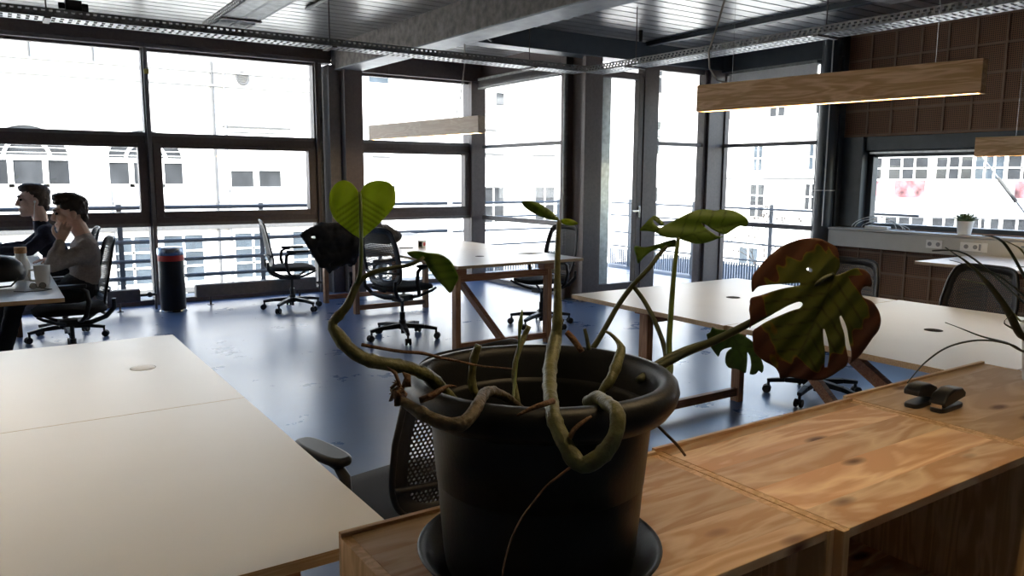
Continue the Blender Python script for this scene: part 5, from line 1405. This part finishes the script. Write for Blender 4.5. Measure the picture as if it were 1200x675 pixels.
sp.append(('band', fr_x(36), fr_x(20.2), 1.46, 1.52, .12, 'band')); sp.append(('band', fr_x(36), fr_x(20.2), 6.8, 7.0, .3, 'band'))
for z in (-3.4, -6.2):
    for y in (35, 32.5, 30, 27.5, 25, 22.5): Wy(y, y-1.1, z, z+1.6, 'pane_blue', 2, 2)
facade('white house with tan shutters seen beyond the glass door', 'building', (30, 45, 0), -PI/2, 25, 9.6, -9, M['plaster'], sp)
sp = []; 
def fr_x(Y): return 20.0 - Y
for a, c in ((1.50, 2.32), (-.9, .10), (3.1, 4.5), (-3.4, -2.2)):
    pm = 'pane_blue' if a == 1.5 else 'pane'
    Wy(18.7, 18.0, a, c, 'pane', 1, 2); Wy(17.70, 16.13, a, c, 'pane', 3, 2); Wy(15.81, 14.5, a, c, 'pane', 3, 2); Wy(14.40, 13.42, a, c, pm, 3, 2); Wy(13.3, 11.9, a, c, 'pane', 3, 2); Wy(11.5, 10.1, a, c, 'pane', 3, 2); Wy(9.6, 8.2, a, c, 'pane', 3, 2); Wy(7.8, 6.4, a, c, 'pane', 3, 2)
sp.append(('panel', fr_x(18.6), fr_x(18.1), .8, 1.4, 'pink')); sp.append(('panel', fr_x(17.4), fr_x(16.2), .78, 1.42, 'pink')); sp.append(('panel', fr_x(13.0), fr_x(12.3), .85, 1.44, 'pink'))
sp.append(('band', fr_x(20), fr_x(3), 2.5, 2.62, .12, 'plaster2'))
facade('white block with rows of gridded windows and pink murals outside the right window', 'building', (30, 20, 0), -PI/2, 24, 8.5, -9, M['plaster'], sp)
# white tubes and a slanted strut outside the right window
t = thing('balcony_railing', 'thick pale tube railing outside the window in the clad wall', 'railing', (10.6, 1.2, 0))
for (a, c, r) in (((0, 0, 1.08), (0, 5.6, .93), .022), ((0, 0, 1.20), (0, 5.6, 1.18), .014), ((.05, 0, .90), (.05, 5.6, 1.05), .014), ((0, 0, 1.02), (0, 5.6, 1.02), .010)):
    MB().cyl(a, c, r, n=12).build('tube', M['white'], t, smooth=True)
for y in (.3, 2.0, 3.7, 5.3): MB().cyl((0, y, -.1), (0, y, 1.2), .02, n=10).build('post', M['white'], t, smooth=True)
struct(MB().box(8.4, 10.8, .8, 5.0, -.16, -.10).build('balcony_floor', M['decking']))
t = thing('slanted_strut', 'slanted steel strut with a turnbuckle outside the right window', 'strut', (10.2, 4.80, 1.7))
a = Vector((0, 0, 0)); b = Vector((0, -.50, -.62))
m = MB(); m.cyl(a-(b)*.6, b*1.1, .010, n=10); m.build('rod', M['rail'], t)
m = MB(); m.cyl(b*.35, b*.8, .022, n=10); m.build('turnbuckle', M['band'], t)
# street lamp, planter stairs and bare tree beyond the door
t = thing('street_lamp', 'slim street lamp standing before the white house beyond the door', 'street lamp', (26, 26.6, -9))
MB().cyl((0, 0, 0), (0, 0, 12.6), .06, .04, 10).build('pole', M['rail'], t); MB().box(-.15, .45, -.12, .12, 12.4, 12.7).build('lamp_head', M['rail'], t, bevel=.03)
def tree(label, loc, h, spread, seed, lvl=5):
    rnd = random.Random(seed)
    t = thing('bare_tree', label, 'tree', loc)
    tr = MB(); br = MB()
    tr.tube([(0, 0, 0), (.05, .1, h*.35), (0, 0, h*.6)], [.16, .12, .09], 10)
    def grow(p, d, L, r, k):
        q = p + d*L
        mid = (p+q)/2 + Vector((rnd.uniform(-.06, .06), rnd.uniform(-.06, .06), rnd.uniform(-.05, .05)))*L
        br.tube([p, mid, q], [r, r*.85, r*.65], 5)
        if k == 0:
            for _ in range(2):
                e = q + Vector((rnd.uniform(-1, 1), rnd.uniform(-1, 1), rnd.uniform(-.6, .4)))*.09
                br.ell(e, (.018, .018, .028), 6, 4); br.tube([q, e], [.006, .004], 4)
            return
        for _ in range(3 if k > 2 else 2):
            nd = (d + Vector((rnd.uniform(-1, 1)*spread, rnd.uniform(-1, 1)*spread, rnd.uniform(-.5, .6)))).normalized()
            grow(q, nd, L*rnd.uniform(.6, .85), r*.62, k-1)
    for k in range(5):
        a = 2*PI*k/5+rnd.random()
        grow(Vector((0, 0, h*(.45+.03*k))), Vector((math.cos(a)*.9, math.sin(a)*.9, .55)).normalized(), h*.12, .06, lvl)
    tr.build('trunk', M['bark'], t, smooth='all'); br.build('branches', M['bark'], t)
tree('bare tree with seed heads outside the window beside the pillar', (15.5, 12.2, -9), 11.2, .75, 3)
tree('bare tree farther off, its top below the glass door', (17.5, 18.5, -9), 9.8, .8, 11)

# ================================================================== LIGHT, SKY, CAMERA
w = bpy.data.worlds.new('World'); scene.world = w; w.use_nodes = True
nt = w.node_tree; nt.nodes.clear()
out = nt.nodes.new('ShaderNodeOutputWorld'); bg = nt.nodes.new('ShaderNodeBackground'); sky = nt.nodes.new('ShaderNodeTexSky')
sky.sky_type = 'NISHITA'; sky.sun_disc = False; sky.sun_elevation = math.radians(38); sky.sun_rotation = math.radians(205); sky.air_density = 1.0; sky.dust_density = 1.2
bg.inputs['Strength'].default_value = SKY_S
nt.links.new(sky.outputs[0], bg.inputs[0]); nt.links.new(bg.outputs[0], out.inputs[0])
sd = bpy.data.lights.new('sun', 'SUN'); sd.energy = SUN_S; sd.angle = .01; sd.color = (1, .985, .96)
so = bpy.data.objects.new('sun', sd); COL.objects.link(so)
so.rotation_euler = Vector((.50, .62, -.60)).to_track_quat('-Z', 'Y').to_euler()

cd = bpy.data.cameras.new('camera'); co = bpy.data.objects.new('camera', cd); COL.objects.link(co)
cd.sensor_width = 36; cd.lens = 907.0/1200*36; cd.clip_start = .05; cd.clip_end = 300
yaw, pit, rol = .58958, .14126, .005755
fw = Vector((math.sin(yaw)*math.cos(pit), math.cos(yaw)*math.cos(pit), -math.sin(pit)))
r0 = Vector((math.cos(yaw), -math.sin(yaw), 0)); u0 = r0.cross(fw)
r = r0*math.cos(rol) + u0*math.sin(rol); u = r.cross(fw)
mt = Matrix((r, u, -fw)).transposed().to_4x4(); mt.translation = (0, 0, 1.45)
co.matrix_world = mt
scene.camera = co
vs = scene.view_settings
scene.display_settings.display_device = 'sRGB'
vs.view_transform = 'Standard'; vs.look = 'None'; vs.gamma = 1; vs.exposure = EXPO; vs.use_curve_mapping = False
cy = scene.cycles
cy.use_denoising = True
cy.max_bounces = 10; cy.diffuse_bounces = 5; cy.glossy_bounces = 4; cy.transparent_max_bounces = 24; cy.transmission_bounces = 6
cy.caustics_reflective = False; cy.caustics_refractive = False
cy.sample_clamp_indirect = 8
